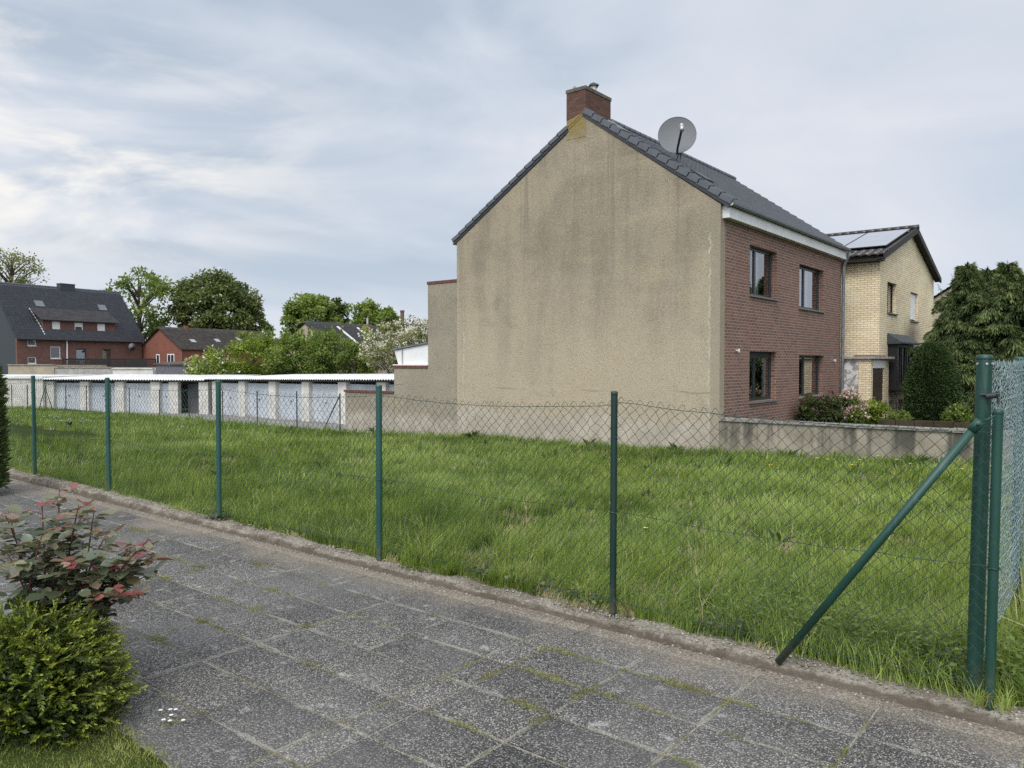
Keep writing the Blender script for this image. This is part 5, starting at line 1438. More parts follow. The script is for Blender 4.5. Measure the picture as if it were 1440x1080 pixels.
# clipped yew
def yew(x, y, zb, h, r):
    rg = np.random.default_rng(51)
    t = thing('clipped_yew', 'dark green yew clipped to a tall smooth rounded dome in the front garden', 'topiary', (x, y, zb))
    prof = lambda f: r*np.clip(np.where(f < 0.35, 0.86+0.14*np.sin(f/0.35*math.pi/2), np.sqrt(np.clip(1-((f-0.35)/0.66)**2.1, 0, 1))), 0, 1)
    mb = MB(); fs_ = np.linspace(0, 1, 14)
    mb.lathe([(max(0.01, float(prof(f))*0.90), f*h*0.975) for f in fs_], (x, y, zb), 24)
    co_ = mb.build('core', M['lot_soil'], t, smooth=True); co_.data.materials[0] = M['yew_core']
    n = 26000
    f = rg.random(n)**0.9; a = rg.uniform(0, 2*math.pi, n)
    rr = prof(f)*(0.93 + 0.09*rg.random(n)) + (vnoise(a*4, f*9, 1.3, 52, 2)-0.5)*0.07
    pos = np.stack([x+rr*np.cos(a), y+rr*np.sin(a), zb+f*h], 1)
    e = 0.01
    sl = (prof(np.clip(f+e, 0, 1))-prof(np.clip(f-e, 0, 1)))/(2*e*h)
    d = np.stack([np.cos(a), np.sin(a), -sl], 1); d = unit(d) + rg.normal(size=(n, 3))*0.55 + np.array([[0, 0, 0.35]])
    leaf_mesh('foliage', pos, d, rg.uniform(0.045, 0.095, n), rg.normal(0.42, 0.2, n) + (vnoise(a*3, f*6, 1.2, 53, 2)-0.5)*0.5, M['yew'], t, 0.42, 0.08, rg)
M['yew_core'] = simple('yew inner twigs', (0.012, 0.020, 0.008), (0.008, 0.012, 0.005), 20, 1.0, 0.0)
x, y = at(1311, 24.5); yew(x, y, -0.42, zt(483, 24.5)+0.42, 0.77)

# shrubs under the street windows
def shrub(name, label, px, d, py, rx, rz, n, mat, seed, zb=-0.4, **k):
    x, y = at(px, d); return tree(name, label, x, y, zb, zt(py, d), rx, rz, 34, n, k.pop('ls', 0.085), mat, seed, cr=0.42, trunk_r=0.035, cat='shrub', group='shrubs under the street windows', **k)
shrub('rhododendron', 'dark green rounded shrub with purple foliage under the street windows', 1152, 24.0, 577, 0.62, 0.48, 5200, 'leaf_dark', 61, blossom='purple_leaf', nbl=620, mix_t=(0.4, 0.95))
shrub('flowering_bush', 'bush with pale pink blossom between the dark shrub and a yellow green one', 1192, 24.4, 577, 0.52, 0.48, 3400, 'leaf_mid', 62, blossom='blossom_pink', nbl=1300)
shrub('yellow_bush', 'small bright yellow green bush beside the pink blossom', 1226, 25.0, 582, 0.45, 0.38, 3200, 'leaf_lime', 63)
shrub('low_bush', 'low loose green plant at the foot of the clipped yew, left side', 1262, 23.6, 590, 0.42, 0.22, 1500, 'leaf_mid', 64)
shrub('low_bush', 'low loose green plant at the foot of the clipped yew, right side', 1352, 23.2, 585, 0.45, 0.30, 1600, 'leaf_mid', 65)

# dark column conifer at the left edge of the picture
def column(x, y, zb, h, r):
    rg = np.random.default_rng(71)
    t = thing('column_conifer', 'dark column shaped conifer at the left edge beside the driveway fence', 'tree', (x, y, zb))
    mb = MB(); mb.tube([(x, y, zb-.05), (x, y, zb+h*0.9)], [0.07, 0.01], 8); mb.build('trunk', M['bark'], t)
    n = 22000
    f = rg.random(n); a = rg.uniform(0, 2*math.pi, n)
    R0 = r*np.minimum(1, (1-f)*2.4+0.1)**0.7*np.minimum(1, f*8+0.5)
    rr = R0*(0.35+0.65*np.sqrt(rg.random(n))) + (vnoise(a*3, f*16, 1.0, 72, 2)-0.5)*0.14
    pos = np.stack([x+rr*np.cos(a), y+rr*np.sin(a), zb+f*h], 1)
    d = np.stack([np.cos(a)*0.8, np.sin(a)*0.8, 0.7+0*a], 1) + rg.normal(size=(n, 3))*0.35
    leaf_mesh('foliage', pos, d, rg.uniform(0.05, 0.13, n), rg.normal(0.45, 0.22, n), M['needle'], t, 0.28, 0.06, rg)
x, y = at(-39, 9.8); column(x, y, 0.0, 2.1, 0.31)

# ------------------------------------------------------------------ bushes in the near left corner
def evergreen(x, y, zb, rx, ry, h):
    rg = np.random.default_rng(81)
    t = thing('feathery_evergreen', 'low spreading evergreen shrub with bright yellow green feathery tips at the lower left', 'shrub', (x, y, zb))
    P_ = []; D_ = []; T_ = []; S_ = []; U_ = []
    mb = MB()
    nb = 1150
    for i in range(nb):
        a = rg.uniform(0, 2*math.pi); el = math.asin(rg.random()**0.8)*0.98
        dv = np.array([math.cos(a)*math.cos(el), math.sin(a)*math.cos(el), math.sin(el)])
        R = np.array([rx, ry, h])*rg.uniform(0.74, 1.04)*(1 + 0.16*(vnoise(a*1.6, el*2, 1.2, 82, 2)-0.5))
        tip = np.array([x, y, zb+0.06]) + dv*R
        ln = rg.uniform(0.14, 0.26)
        out = unit((dv*np.array([1, 1, 0.35]) + np.array([0.12, 0, 0.16]) + rg.normal(size=3)*0.25)[None,:])[0]
        s = tip - out*ln
        if s[2] < zb: s[2] = zb+0.02
        mb.tube([tuple(s), tuple(tip)], 0.0022, 3, 0.0008)
        m = 30
        tt = np.linspace(0.05, 1, m)
        sgn = np.where(np.arange(m) % 2 == 0, 1, -1)[:,None]
        sd_ = unit(np.cross(out, np.array([0, 0, 1.0])+rg.normal(size=3)*0.5)[None,:])[0]
        P_.append(s[None,:] + (tip-s)[None,:]*tt[:,None])
        D_.append(out[None,:]*0.9 + sgn*sd_[None,:]*0.75 + rg.normal(size=(m, 3))*0.18)
        b = rg.uniform(0.20, 0.55)
        T_.append(b + 0.52*tt**2.0 + rg.normal(0, .08, m)); S_.append((0.034 - 0.014*tt)*rg.uniform(0.8, 1.2, m))
    leaf_mesh('foliage', np.concatenate(P_), np.concatenate(D_), np.concatenate(S_), np.concatenate(T_), M['boxleaf'], t, 0.36, 0.06, rg)
    for i in range(26):
        a = rg.uniform(0, 2*math.pi); q = rg.uniform(0.3, 0.8)
        mb.tube([(x+.05*math.cos(a), y+.05*math.sin(a), zb), (x+rx*q*.5*math.cos(a), y+ry*q*.5*math.sin(a), zb+h*.35), (x+rx*q*math.cos(a), y+ry*q*math.sin(a), zb+h*q*0.8)], 0.009, 4, 0.003)
    mb.build('twigs', M['bark'], t)
    # dense darker inside that lets no ground show through
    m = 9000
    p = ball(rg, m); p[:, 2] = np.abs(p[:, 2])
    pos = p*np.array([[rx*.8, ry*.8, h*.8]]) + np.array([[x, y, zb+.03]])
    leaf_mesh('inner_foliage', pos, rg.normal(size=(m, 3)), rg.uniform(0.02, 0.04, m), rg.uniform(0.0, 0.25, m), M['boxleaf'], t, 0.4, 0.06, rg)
evergreen(-4.08, 1.43, 0.0, 0.60, 0.44, 0.48)

def rose():
    rg = np.random.default_rng(91)
    x, y, zb = -4.42, 1.60, 0.0
    t = thing('rose_bush', 'leafy rose bush with bronze and red young leaves behind the low evergreen shrub', 'rose', (x, y, zb))
    mb = MB()
    P = []; D = []; T = []; S = []; U = []
    PY = []; DY = []; SY_ = []; UY = []
    tips = [(-3.52, 1.86, 0.98), (-3.62, 1.92, 0.86), (-3.74, 1.86, 0.90), (-3.85, 1.90, 0.80), (-3.70, 1.72, 0.70), (-4.22, 1.72, 1.14), (-4.15, 1.52, 1.02), (-4.05, 1.80, 0.98), (-4.35, 1.85, 1.06), (-4.45, 1.45, 1.10), (-3.95, 1.60, 0.86), (-4.12, 1.95, 0.85), (-4.55, 1.75, 1.20), (-4.62, 1.52, 1.08), (-3.90, 2.00, 0.70), (-4.30, 1.40, 0.92), (-4.70, 1.95, 1.0), (-4.38, 1.60, 1.16), (-3.58, 1.78, 0.66), (-4.0, 1.72, 0.76), (-4.2, 1.6, 0.84), (-4.45, 1.7, 0.9)]
    for k, (tx_, ty_, tz_) in enumerate(tips):
        s = np.array([x + rg.normal(0, .10), y + rg.normal(0, .08), zb])
        e = np.array([tx_ - 0.10 - 0.38*max(0, tx_+4.1), ty_, tz_*0.86-0.03])
        m_ = s*0.45 + e*0.55 + np.array([0, 0, 0.10]) - (e-s)*np.array([0.12, 0.12, 0])
        path = [(1-q)**2*s + 2*q*(1-q)*m_ + q*q*e for q in np.linspace(0, 1, 9)]
        mb.tube([tuple(p) for p in path], [0.0075, .007, .0068, .0062, .0056, .005, .0044, .0036, .002], 6)
        nl = 15
        for i in range(nl):
            q = 0.28 + 0.72*(i+rg.random()*0.6)/nl
            q = min(q, 1.0)
            b = (1-q)**2*s + 2*q*(1-q)*m_ + q*q*e
            a = i*2.4 + k + rg.normal(0, .3)
            axis = np.array([math.cos(a), math.sin(a), 0.45 + rg.normal(0, .2)]); axis /= np.linalg.norm(axis)
            pl_ = rg.uniform(0.05, 0.11)
            mid = b + axis*pl_*0.6
            end = b + axis*pl_ + np.array([0, 0, -0.012])
            mb.tube([tuple(b), tuple(mid), tuple(end)], 0.0016, 4, 0.001)
            side = np.cross(axis, [0, 0, 1.0]); side /= np.linalg.norm(side)
            young = q > 0.86
            big = rg.uniform(0.050, 0.088)*(0.70 if q > 0.93 else 1)
            for (pp, dd, sc) in ((end, axis, 1.12), (mid, axis*0.5+side, 0.95), (mid, axis*0.5-side, 0.95), (b+axis*pl_*0.32, axis*0.3+side, 0.75), (b+axis*pl_*0.32, axis*0.3-side, 0.75)):
                dd = dd + np.array([0, 0, -0.18]) + rg.normal(size=3)*0.16
                up_ = np.array([0, 0, 1.0]) + axis*0.25 + rg.normal(size=3)*0.28
                if q > 0.95 and rg.random() < 0.5:
                    PY.append(pp); DY.append(dd); SY_.append(big*sc); UY.append(up_)
                else:
                    P.append(pp); D.append(dd); S.append(big*sc); U.append(up_)
                    T.append((0.26 + 0.55*max(0, (q-0.55)/0.45)) + rg.normal(0, .17))
    def rleaf(name, P, D, S, U, T, mat):
        # ovate leaf: six outline points and a folded midrib
        P, D, U = np.array(P), unit(np.array(D)), unit(np.array(U)); S = np.array(S)[:,None]
        n = len(P)
        sd_ = unit(np.cross(D, U)); nn = np.cross(sd_, D)
        outl = [(0.0, 0.0, 0), (0.18, 0.30, .05), (0.45, 0.40, .07), (0.78, 0.24, .045), (1.0, 0.0, -0.05)]
        mids = [(0.0, 0), (0.18, -0.03), (0.45, -0.045), (0.78, -0.05), (1.0, -0.05)]
        pts = []
        for (l, w, h) in outl: pts.append(P + D*S*l + sd_*S*w + nn*S*h)
        for (l, h) in mids[1:4]: pts.append(P + D*S*l + nn*S*h)
        for (l, w, h) in outl[1:4]: pts.append(P + D*S*l - sd_*S*w + nn*S*h)
        V_ = np.stack(pts, 1).reshape(-1, 3)            # 0 base,1,2,3 right,4 tip,5,6,7 mid,8,9,10 left
        b = (np.arange(n)*11)[:,None]
        Q_ = np.concatenate([b+np.array([[1,2,6,5]]), b+np.array([[2,3,7,6]]), b+np.array([[5,6,9,8]]), b+np.array([[6,7,10,9]])])
        T_ = np.concatenate([b+np.array([[0,1,5]]), b+np.array([[0,5,8]]), b+np.array([[3,4,7]]), b+np.array([[7,4,10]])])
        return npmesh(name, V_, Q_, T_, mat=mat, parent=t, tint=np.repeat(np.clip(T, 0, 1), 11), smooth=True)
    rleaf('leaves', P, D, S, U, np.array(T), M['roseleaf'])
    rleaf('young_leaves', PY, DY, SY_, UY, rg.random(len(PY)), M['roseyoung'])
    mb.build('stems', M['rose_stem'], t)
rose()

# ------------------------------------------------------------------ grass and ground cover
def blade_mesh(name, x, y, z, h, w, lean, tint, mat, rg, curl=0.55):
    n = len(x)
    a = rg.uniform(0, 2*math.pi, n)
    sx, sy = np.cos(a)*w*0.5, np.sin(a)*w*0.5
    lx, ly = lean[:, 0], lean[:, 1]
    L = np.sqrt(lx*lx+ly*ly)
    cz = np.sqrt(np.clip(1-(L*0.75)**2, 0.12, 1))
    b = np.stack([x, y, z], 1)
    m_ = b + np.stack([lx*h*0.32*curl*2, ly*h*0.32*curl*2, h*0.56*cz], 1)
    t_ = b + np.stack([lx*h*1.0, ly*h*1.0, h*cz*np.clip(1-0.28*L, .3, 1)], 1)
    S_ = np.stack([sx, sy, np.zeros(n)], 1)
    V_ = np.stack([b-S_, b+S_, m_+S_*0.8, m_-S_*0.8, t_], 1).reshape(-1, 3)
    o = (np.arange(n)*5)[:,None]
    return npmesh(name, V_, o+np.array([[0,1,2,3]]), o+np.array([[3,2,4]]), mat=mat, tint=np.repeat(np.clip(tint, 0, 1), 5))

def meadow():
    rg = np.random.default_rng(101)
    X = []; Y = []; Hh = []; W = []
    def zone(x0, x1, y0, y1, dens, h, w):
        n = int((x1-x0)*(y1-y0)*dens)
        X.append(rg.uniform(x0, x1, n)); Y.append(rg.uniform(y0, y1, n)); Hh.append(np.full(n, h)); W.append(np.full(n, w))
    zone(-6.5, -0.1, 4.26, 6.6, 3300, 0.205, 0.0052)
    zone(-13.5, -6.5, 4.26, 6.6, 1500, 0.15, 0.006)
    zone(-9.5, 0.6, 6.6, 9.6, 1700, 0.175, 0.0066)
    zone(-20, -9.5, 6.6, 9.6, 620, 0.18, 0.010)
    zone(-13, -0.2, 9.6, 13.5, 700, 0.18, 0.0095)
    zone(-28, -13, 9.6, 13.5, 280, 0.19, 0.015)
    zone(-20, -0.2, 13.5, 18.92, 300, 0.20, 0.014)
    zone(-42, -20, 13.5, 18.9, 130, 0.20, 0.024)
    zone(-56, -28, 8, 13.5, 100, 0.20, 0.026); zone(-56, -42, 13.5, 18.2, 90, 0.20, 0.03)
    zone(-28, -13.5, 4.44, 6.6, 420, 0.17, 0.012)
    zone(-0.1, 4.5, 4.44, 9.0, 700, 0.34, 0.007)
    x = np.concatenate(X); y = np.concatenate(Y); h = np.concatenate(Hh); w = np.concatenate(W)
    n = len(x)
    big = vnoise(x, y, 0.7, 111, 3); med = vnoise(x, y, 2.6, 112, 2); sm = vnoise(x, y, 7.5, 113, 2)
    # tussocks: pull blades towards clump centres
    gx_ = (vnoise(x, y, 4.5, 114, 1)-0.5)*0.25; gy_ = (vnoise(x, y, 4.5, 115, 1)-0.5)*0.25
    x = x + gx_; y = np.maximum(y + gy_, 4.255 + 0.17*vnoise(x, y*0, 3.0, 120, 3))
    dry = vnoise(x, y, 0.8, 116, 2)*0.40 + vnoise(x, y, 4.2, 117, 2)*0.60
    isdry = dry > 0.672
    h = h*(0.45 + 0.75*med + 0.55*sm)*rg.uniform(0.6, 1.25, n)*np.where(isdry, 0.5, 1)
    edge = np.clip((y-4.26)/0.5, 0, 1); h = h*(0.75+0.25*edge)
    ang = 0.6 + (vnoise(x, y, 0.55, 118, 2)-0.5)*5.5 + rg.normal(0, 0.8, n)
    mag = np.clip(0.42 + (vnoise(x, y, 1.4, 119, 2)-0.5)*0.7 + rg.normal(0, 0.22, n), 0.05, 1.1)
    lean = np.stack([np.cos(ang)*mag, np.sin(ang)*mag], 1)
    tint = 0.04 + 0.52*med + 0.45*(big-0.5) + 0.24*sm + rg.normal(0, 0.14, n)
    tint = np.minimum(tint, 0.79)
    # worn straw coloured spots with the green thinned out
    sx_ = np.concatenate([rg.uniform(-13, -0.9, 46), rg.uniform(-34, -12, 34)]); sy_ = np.concatenate([rg.uniform(5.6, 15.5, 46), rg.uniform(7, 17, 34)])
    sr_ = np.concatenate([rg.uniform(0.10, 0.26, 46), rg.uniform(0.16, 0.45, 34)])
    spot = np.zeros(n, bool)
    for a_, b_, r_ in zip(sx_, sy_, sr_):
        d2 = ((x-a_)*0.8)**2 + (y-b_)**2
        spot |= d2 < (r_*(0.75+0.5*vnoise(x, y, 6, 121, 2)))**2
    dd = rg.random(n)
    isdry = isdry | spot
    h = np.where(spot, h*0.62, h)
    tall = (~isdry) & (rg.random(n) < 0.022)
    h = np.where(tall, h*1.75, h); w = np.where(tall, w*0.7, w)
    tint = np.where(isdry & (dd < 0.72), rg.uniform(0.84, 1.0, n), tint)
    tint = np.where((~isdry) & (dd < 0.025), rg.uniform(0.83, 0.95, n), tint)
    z = np.where(y < 4.45, 0.025, lot_h(x, y) - 0.01)
    keep = ~((y > 18.9) & (x < -8.3))
    keep &= ~(spot & (rg.random(n) < 0.45))
    g = blade_mesh('meadow_grass', x[keep], y[keep], z[keep], h[keep], w[keep], lean[keep], tint[keep], M['grass'], rg)
    tag(g, 'tall uneven meadow grass filling the fenced vacant plot', 'grass', kind='stuff')
    # coarse tufts near the fence and along the walls
    X = []; Y = []; Z = []; Hh = []; W = []; LN = []; T = []
    def tuft(cx, cy, nb, hh, ww, spread, t0):
        a = rg.uniform(0, 2*math.pi, nb); q = rg.random(nb)**0.6*0.06*spread
        X.append(cx+q*np.cos(a)); Y.append(cy+q*np.sin(a)); Hh.append(hh*rg.uniform(0.55, 1.1, nb)); W.append(np.full(nb, ww))
        mg = rg.uniform(0.15, 1.0, nb); LN.append(np.stack([np.cos(a)*mg, np.sin(a)*mg], 1)); T.append(t0 + rg.normal(0, .10, nb))
    for i in range(260):
        tuft(rg.uniform(-8, -0.7), 4.42+abs(rg.normal(0, 0.75)), 24, rg.uniform(0.16, 0.34), 0.0085, 1.0, rg.uniform(0.28, 0.72))
    for i in range(170):
        tuft(rg.uniform(-17, 0.0), rg.uniform(17.9, 18.85), 22, rg.uniform(0.22, 0.42), 0.016, 2.0, rg.uniform(0.15, 0.5))
    for i in range(230):
        tuft(rg.uniform(-14, -0.8), rg.uniform(5.5, 17.5), 24, rg.uniform(0.18, 0.32), 0.010, 1.8, rg.uniform(0.25, 0.72))
    for i in range(120):
        tuft(rg.uniform(-44, -18), rg.uniform(9, 18.7), 20, rg.uniform(0.28, 0.5), 0.026, 2.5, rg.uniform(0.2, 0.7))
    for i in range(120):
        tuft(rg.uniform(-0.5, 1.6), rg.uniform(4.5, 7.5), 26, rg.uniform(0.4, 0.8), 0.0075, 1.0, rg.uniform(0.5, 0.95))
    for i in range(10):
        tuft(rg.uniform(-0.56, -0.40), rg.uniform(4.20, 4.30), 12, 0.13, 0.004, 0.4, 0.7)
    x = np.concatenate(X); y = np.maximum(np.concatenate(Y), 4.2)
    z = np.where(y < 4.44, 0.07, lot_h(x, y))-0.01
    g = blade_mesh('grass_tufts', x, y, z, np.concatenate(Hh), np.concatenate(W), np.concatenate(LN), np.concatenate(T), M['grass'], rg, 0.42)
    tag(g, 'coarse long bladed grass tufts standing out of the meadow', 'grass', kind='stuff')
meadow()

def lawn():
    rg = np.random.default_rng(121)
    # edge of the small lawn in the near left corner
    ex = np.array([-7.0, -5.0, -4.2, -3.84, -3.48, -3.05, -2.6, -2.0, -1.0]); ey = np.array([1.30, 1.46, 1.58, 1.62, 1.62, 1.60, 1.57, 1.5, 1.4])
    xs = np.linspace(-7, -1.0, 120)
    top = np.interp(xs, ex, ey) + (vnoise(xs, xs*0, 5, 122, 2)-0.5)*0.10 - 0.015
    vs = []; fs = []
    for i, (a, b) in enumerate(zip(xs, top)):
        vs += [(a, -1.2, 0.016), (a, b-0.05, 0.020), (a, b, 0.002)]
        if i: o = 3*i; fs += [(o-3, o, o+1, o-2), (o-2, o+1, o+2, o-1)]
    mb = MB(); mb.add(vs, fs); struct(mb.build('lawn_ground', M['lot_soil']))
    n = 46000
    x = rg.uniform(-5.4, -1.8, n); y = rg.uniform(0.55, 1.75, n)
    lim = np.interp(x, ex, ey) + (vnoise(x, x*0, 5, 122, 2)-0.5)*0.10 + rg.normal(0, .012, n)
    k = y < lim; x, y = x[k], y[k]; n = len(x)
    med = vnoise(x, y, 6, 123, 2)
    ang = rg.uniform(0, 6.28, n); mg = rg.uniform(0.2, 1.0, n)
    g = blade_mesh('lawn_grass', x, y, np.full(n, 0.014), 0.030*rg.uniform(0.5, 1.3, n)*(0.6+0.8*med), np.full(n, 0.0028), np.stack([np.cos(ang)*mg, np.sin(ang)*mg], 1), 0.15+0.7*med+rg.normal(0, .15, n), M['lawn'], rg)
    tag(g, 'short yellowish lawn in the near left corner of the driveway', 'grass', kind='stuff')
lawn()

def joint_moss():
    rg = np.random.default_rng(131)
    X = []; Y = []; Hs = []; T = []
    def strip(xa, ya, xb, yb, dens):
        L = math.hypot(xb-xa, yb-ya); n = int(L*dens)
        t = rg.random(n); X.append(xa+(xb-xa)*t); Y.append(ya+(yb-ya)*t)
    xe = sorted({round(e[0], 3) for e in SLAB_X if -9 < e[0] < 1.5}); ye = sorted({round(r[0], 3) for r in SLAB_Y if 0.6 < r[0] < 4})
    for x in xe: strip(x, 0.6, x, 3.7, 3600)
    for y in ye: strip(-9, y, 1.5, y, 3600)
    x = np.concatenate(X); y = np.concatenate(Y)
    f = vnoise(x, y, 1.3, 132, 2)*0.45 + vnoise(x, y, 8.0, 133, 3)*0.55
    k = (rg.random(len(x)) < 0.75*np.clip((f-0.47)/0.19, 0, 1)**1.5)
    x, y, f = x[k], y[k], f[k]; n = len(x)
    amt = np.clip((f-0.50)/0.2, 0, 1)
    x = x + rg.normal(0, 1, n)*(0.006+0.020*amt); y = y + rg.normal(0, 1, n)*(0.006+0.016*amt)
    ang = rg.uniform(0, 6.28, n); mg = rg.uniform(0.3, 1.1, n)
    h = (0.004 + 0.013*amt)*rg.uniform(0.4, 1.4, n)*np.where(rg.random(n) < 0.04, 2.2, 1.0)
    tint = 0.25 + 0.5*vnoise(x, y, 7, 134, 2) + rg.normal(0, .15, n)
    g = blade_mesh('joint_moss', x, y, np.full(n, -0.004), h, np.full(n, 0.0036), np.stack([np.cos(ang)*mg, np.sin(ang)*mg], 1), tint, M['moss'], rg)
    tag(g, 'yellow green moss and tiny weeds growing in the joints of the paving', 'moss', kind='stuff')
joint_moss()

def weeds():
    rg = np.random.default_rng(141)
    P = []; D = []; S = []; T = []
    for i in range(460):
        cx = -0.35 - abs(rg.normal(0, 0.85)) if i < 330 else rg.uniform(-0.4, 1.2)
        cy = 4.50 + abs(rg.normal(0, 0.30)) if i < 330 else rg.uniform(4.45, 6.4)
        if cx < -3.4: continue
        h = rg.uniform(0.12, 0.36)*(1.0 if cx > -2.0 else 0.65)
        zb = float(lot_h(cx, cy))
        lx, ly = rg.normal(0, .06, 2)
        lev = max(3, int(h/0.045))
        for q in range(lev):
            f = (q+1)/lev
            b = np.array([cx+lx*f, cy+ly*f, zb+h*f]); a0 = q*1.57 + i
            for a in (a0, a0+math.pi):
                P.append(b); D.append([math.cos(a), math.sin(a), 0.15+rg.normal(0, .25)]); S.append(rg.uniform(0.034, 0.064)*(1.15-0.4*f)); T.append(rg.uniform(0.2, 0.6)+0.3*f)
    n = len(P); up = np.tile([[0, 0, 1.0]], (n, 1))
    g = leaf_mesh('weeds', np.array(P), np.array(D), np.array(S), np.array(T), M['nettle'], None, 0.55, 0.05, rg, up, 0.38)
    tag(g, 'broad leaved nettles and weeds crowding the corner post of the fence', 'weeds', kind='stuff')
    P = []; D = []; S = []; T = []
    for (cx, cy, k) in [(-16.6, 18.6, 30), (-12.2, 18.7, 14), (-9.4, 18.7, 14), (-21.5, 18.7, 24), (-6.4, 18.5, 18), (-3.6, 18.5, 16), (-39, 16.5, 26)] + [(rg.uniform(-16, -1), rg.uniform(5.4, 17), 9) for _ in range(46)]:
        zb = float(lot_h(cx, cy)); sc = 0.30 if cy > 15 else 0.17
        for i in range(k):
            a = rg.uniform(0, 6.28); P.append([cx+0.03*math.cos(a), cy+0.03*math.sin(a), zb+0.05]); D.append([math.cos(a), math.sin(a), rg.uniform(0.2, 1.6)]); S.append(sc*rg.uniform(0.6, 1.2)); T.append(rg.uniform(0.0, 0.55))
    g = leaf_mesh('dock_leaves', np.array(P), np.array(D), np.array(S), np.array(T), M['nettle'], None, 0.26, 0.06, rg, np.tile([[0, 0, 1.0]], (len(P), 1)), 0.45)
    tag(g, 'broad dark dock leaves scattered through the meadow and along the walls', 'weeds', kind='stuff')
    P = []; D = []; S = []
    for (x0, x1, y0, m) in ((-3.95, -3.2, 4.40, 210), (-3.1, -2.75, 4.38, 60), (-7.66, -7.28, 4.31, 130), (-2.05, -1.75, 4.40, 60)):
        for i in range(m):
            P.append([rg.uniform(x0, x1), y0+rg.normal(0, .045), 0.075+abs(rg.normal(0, .035))]); D.append([rg.normal(), rg.normal()-0.4, 0.1+rg.normal(0, .3)]); S.append(rg.uniform(0.022, 0.048))
    n = len(P)
    g = leaf_mesh('ivy', np.array(P), np.array(D), np.array(S), rg.random(n), M['ivy'], None, 0.85, 0.06, rg, np.tile([[0, -.3, 1.0]], (n, 1)), 0.4)
    tag(g, 'dark ivy creeping along the back edge of the kerb', 'ivy', kind='stuff')
weeds()

def rubble():
    rg = np.random.default_rng(151)
    n = 5200
    x = np.where(rg.random(n) < 0.75, rg.uniform(-8.5, 1.2, n), rg.uniform(-16, -8, n)); q = rg.random(n)
    y = np.where(q < 0.30, 4.19 - np.abs(rg.normal(0, 0.05, n)), 4.31 + rg.normal(0, 0.065, n))
    z = np.where(y < 4.19, 0.001, 0.043 + 0.035*np.clip((-5.5-x)/4, 0, 1)) + 0.002
    s = 0.0035 + 0.010*rg.random(n)**3
    dirs = unit(rg.normal(size=(6, 3)))
    oc = np.array([[1,0,0],[-1,0,0],[0,1,0],[0,-1,0],[0,0,1],[0,0,-1]], float)
    V_ = []
    rot = rg.uniform(0, 6.28, n); ca, sa = np.cos(rot), np.sin(rot)
    sc = s[:,None,None]*rg.uniform(0.6, 1.3, (n, 6, 1))*oc[None]*np.array([1, 1, 0.65])
    vx = sc[..., 0]*ca[:,None] - sc[..., 1]*sa[:,None]; vy = sc[..., 0]*sa[:,None] + sc[..., 1]*ca[:,None]
    V_ = np.stack([vx + x[:,None], vy + y[:,None], sc[..., 2] + z[:,None]], -1).reshape(-1, 3)
    F = np.array([[0,2,4],[2,1,4],[1,3,4],[3,0,4],[2,0,5],[1,2,5],[3,1,5],[0,3,5]])
    T_ = (np.arange(n)*6)[:,None,None] + F[None]
    g = npmesh('kerb_rubble', V_, None, T_.reshape(-1, 3), mat=M['rubble'], tint=np.repeat(rg.random(n), 6))
    tag(g, 'small loose stones and crumbs of concrete lying on and beside the kerb', 'gravel', kind='stuff')
def rubble_mat():
    m, nt, b, _ = newmat('loose crumbs')
    a = nd(nt, 'Attribute', attribute_name='tint').outputs['Fac']
    setb(nt, b, Base_Color=ramp(nt, a, [(0.0, (0.12, 0.10, 0.075)), (0.5, (0.28, 0.25, 0.205)), (1.0, (0.40, 0.37, 0.32))]), Roughness=0.95, Specular_IOR_Level=0.15)
    return m
M['rubble'] = rubble_mat()
rubble()

def stalk(label, x, y, h, seed):
    rg = np.random.default_rng(seed)
    t = thing('dry_stalk', label, 'dry plant', (x, y, 0.0))
    mb = MB(); z = 0.0
    p = [(x, y, z)]; 
    for i in range(1, 9): p.append((x + 0.010*i*math.sin(seed) + rg.normal(0, .007), y + rg.normal(0, .006), z + h*i/8))
    mb.tube(p, 0.004, 5, 0.0014)
    for k, (i, s, l) in enumerate(((3, 1, 0.26), (5, -1, 0.14), (6, 1, 0.10))):
        b = Vector(p[i]); mb.tube([tuple(b), tuple(b + Vector((s*l*0.30, 0.02, l*0.55))), tuple(b + Vector((s*l*0.45, 0.03, l)))], 0.0028, 4, 0.001)
    mb.build('stem', M['straw'], t)
stalk('thin pale forked dry stalk standing at the kerb between the dark post and the brace', -2.02, 4.42, 0.52, 5)
stalk('thin dry stalk leaning in the grass between the two middle posts', -4.35, 5.6, 0.55, 9)

# flowers
def flower(name, label, x, y, z, r, petal, eye, group, cat, n=10):
    t = thing(name, label, cat, (x, y, z), 0, group)
    mb = MB(); mb.tube([(x, y, z), (x+.004, y, z+r*2.2)], r*0.10, 4); mb.build('stem', M['leafstem'], t)
    mb = MB()
    c = Vector((x+.004, y, z+r*2.2))
    for k in range(n):
        a = 2*math.pi*k/n; d_ = Vector((math.cos(a), math.sin(a), 0.18)); s_ = Vector((-math.sin(a), math.cos(a), 0))
        mb.quad(c, c+d_*r*0.6+s_*r*0.24, c+d_*r, c+d_*r*0.6-s_*r*0.24)
    mb.build('petals', M[petal], t)
    if eye:
        mb = MB(); mb.lathe([(r*0.30, 0.0), (r*0.24, r*0.14), (0.0005, r*0.2)], tuple(c), 8); mb.build('flower_centre', M[eye], t)
    return t
M['leafstem'] = simple('flower stem', (0.10, 0.15, 0.04), None, 5, 0.7, 0.2)
d0 = flower('dandelion', 'yellow dandelion in the meadow grass', -3.73, 6.75, float(lot_h(-3.73, 6.75))+0.12, 0.028, 'petal_yellow', None, 'dandelions in the meadow', 'flower', 14)
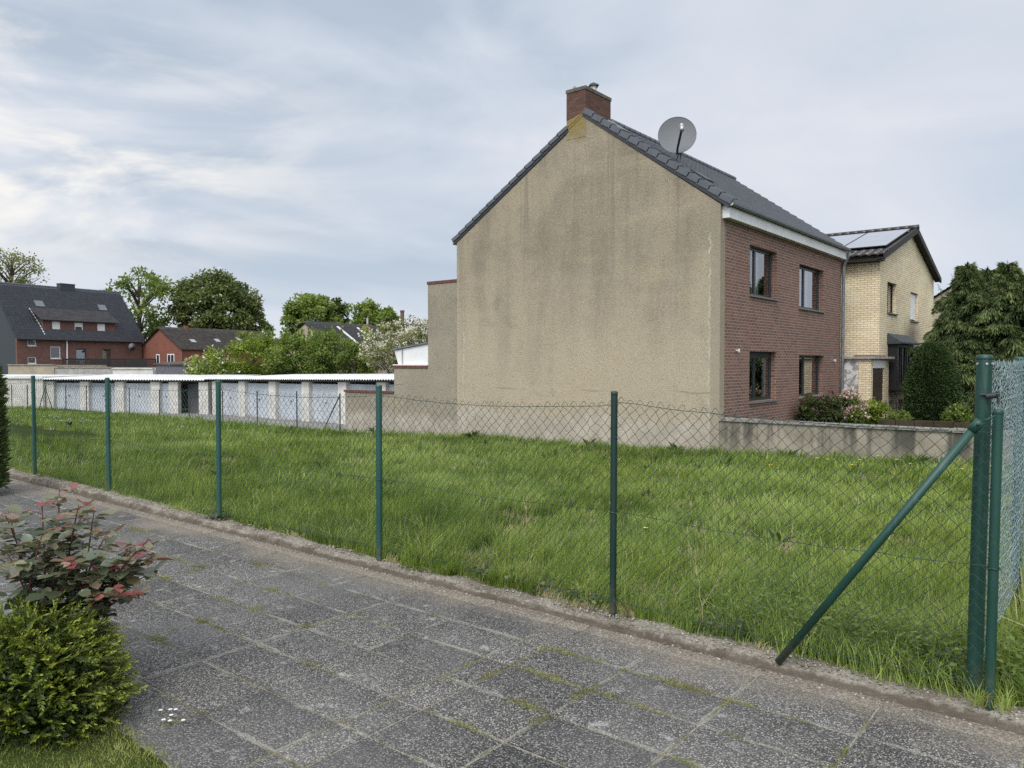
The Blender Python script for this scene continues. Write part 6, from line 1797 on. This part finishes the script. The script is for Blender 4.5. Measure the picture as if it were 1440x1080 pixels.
for (px, py) in ((1150, 648), (1165, 652), (1210, 654), (1262, 655), (1330, 650), (1282, 662), (1236, 642), (1200, 668), (1354, 672), (1084, 667)):
    z = -0.32; t_ = (z-1.7)/(-(py-509.7)/1082)
    x, y = at(px, t_)
    if y > 18.5: x, y = x*18.4/y, 18.4
    c = dup(d0, (x, y, float(lot_h(x, y))+0.20))
    c.scale = (1.5, 1.5, 1.5)
w0 = flower('daisy', 'tiny white daisy at the lawn edge on the paving', -3.53, 1.80, 0.0, 0.0115, 'petal_white', 'petal_yellow', 'daisies on the paving', 'flower', 9)
for (dx, dy) in ((-0.041, 0.018), (-0.060, -0.004), (0.012, -0.031), (0.063, 0.006), (-0.028, 0.029), (0.034, -0.022)):
    dup(w0, (-3.53+dx*1.5, 1.80+dy*1.5, 0.0))
f0 = flower('clover_flower', 'white flower standing in the far left meadow grass', *at(69, 27.0), -0.42, 0.055, 'petal_white', None, 'white flowers in the far meadow', 'flower', 8)
f0.location.z = float(lot_h(*at(69, 27.0)))+0.18
for (px, d) in ((80, 27.5), (61, 25.6), (75, 25.5), (85, 24.6), (97, 26), (115, 26.5), (121, 26), (112, 25), (126, 25.3), (95, 25.2), (147, 26), (255, 24)):
    x, y = at(px, d); dup(f0, (x, y, float(lot_h(x, y))+0.18))

# small blackbird in the grass
x, y = at(98, 23.0); z = float(lot_h(x, y))+0.16
bb = thing('blackbird', 'small blackbird in the meadow grass on the far left', 'bird', (x, y, z))
mb = MB(); mb.tube([(x-.13, y, z+.05), (x-.07, y, z+.06), (x, y, z+.07), (x+.06, y, z+.10), (x+.085, y, z+.125), (x+.11, y, z+.13)], [0.012, 0.028, 0.042, 0.036, 0.027, 0.010], 10)
mb.tube([(x-.02, y-.035, z+.09), (x-.08, y-.09, z+.11), (x-.12, y-.13, z+.10)], [0.022, 0.018, 0.004], 6); mb.tube([(x-.02, y+.035, z+.09), (x-.08, y+.07, z+.12), (x-.12, y+.11, z+.12)], [0.022, 0.018, 0.004], 6)
mb.tube([(x-.12, y, z+.05), (x-.21, y, z+.055)], 0.018, 6, 0.014)
mb.tube([(x+.01, y-.015, z+.04), (x+.01, y-.015, z-.05)], 0.004, 4); mb.tube([(x+.01, y+.015, z+.04), (x+.01, y+.015, z-.05)], 0.004, 4)
mb.build('body', M['bird'], bb, smooth=True)
mb = MB(); mb.tube([(x+.108, y, z+.13), (x+.135, y, z+.126)], 0.006, 6, 0.001); mb.build('beak', M['beak'], bb)
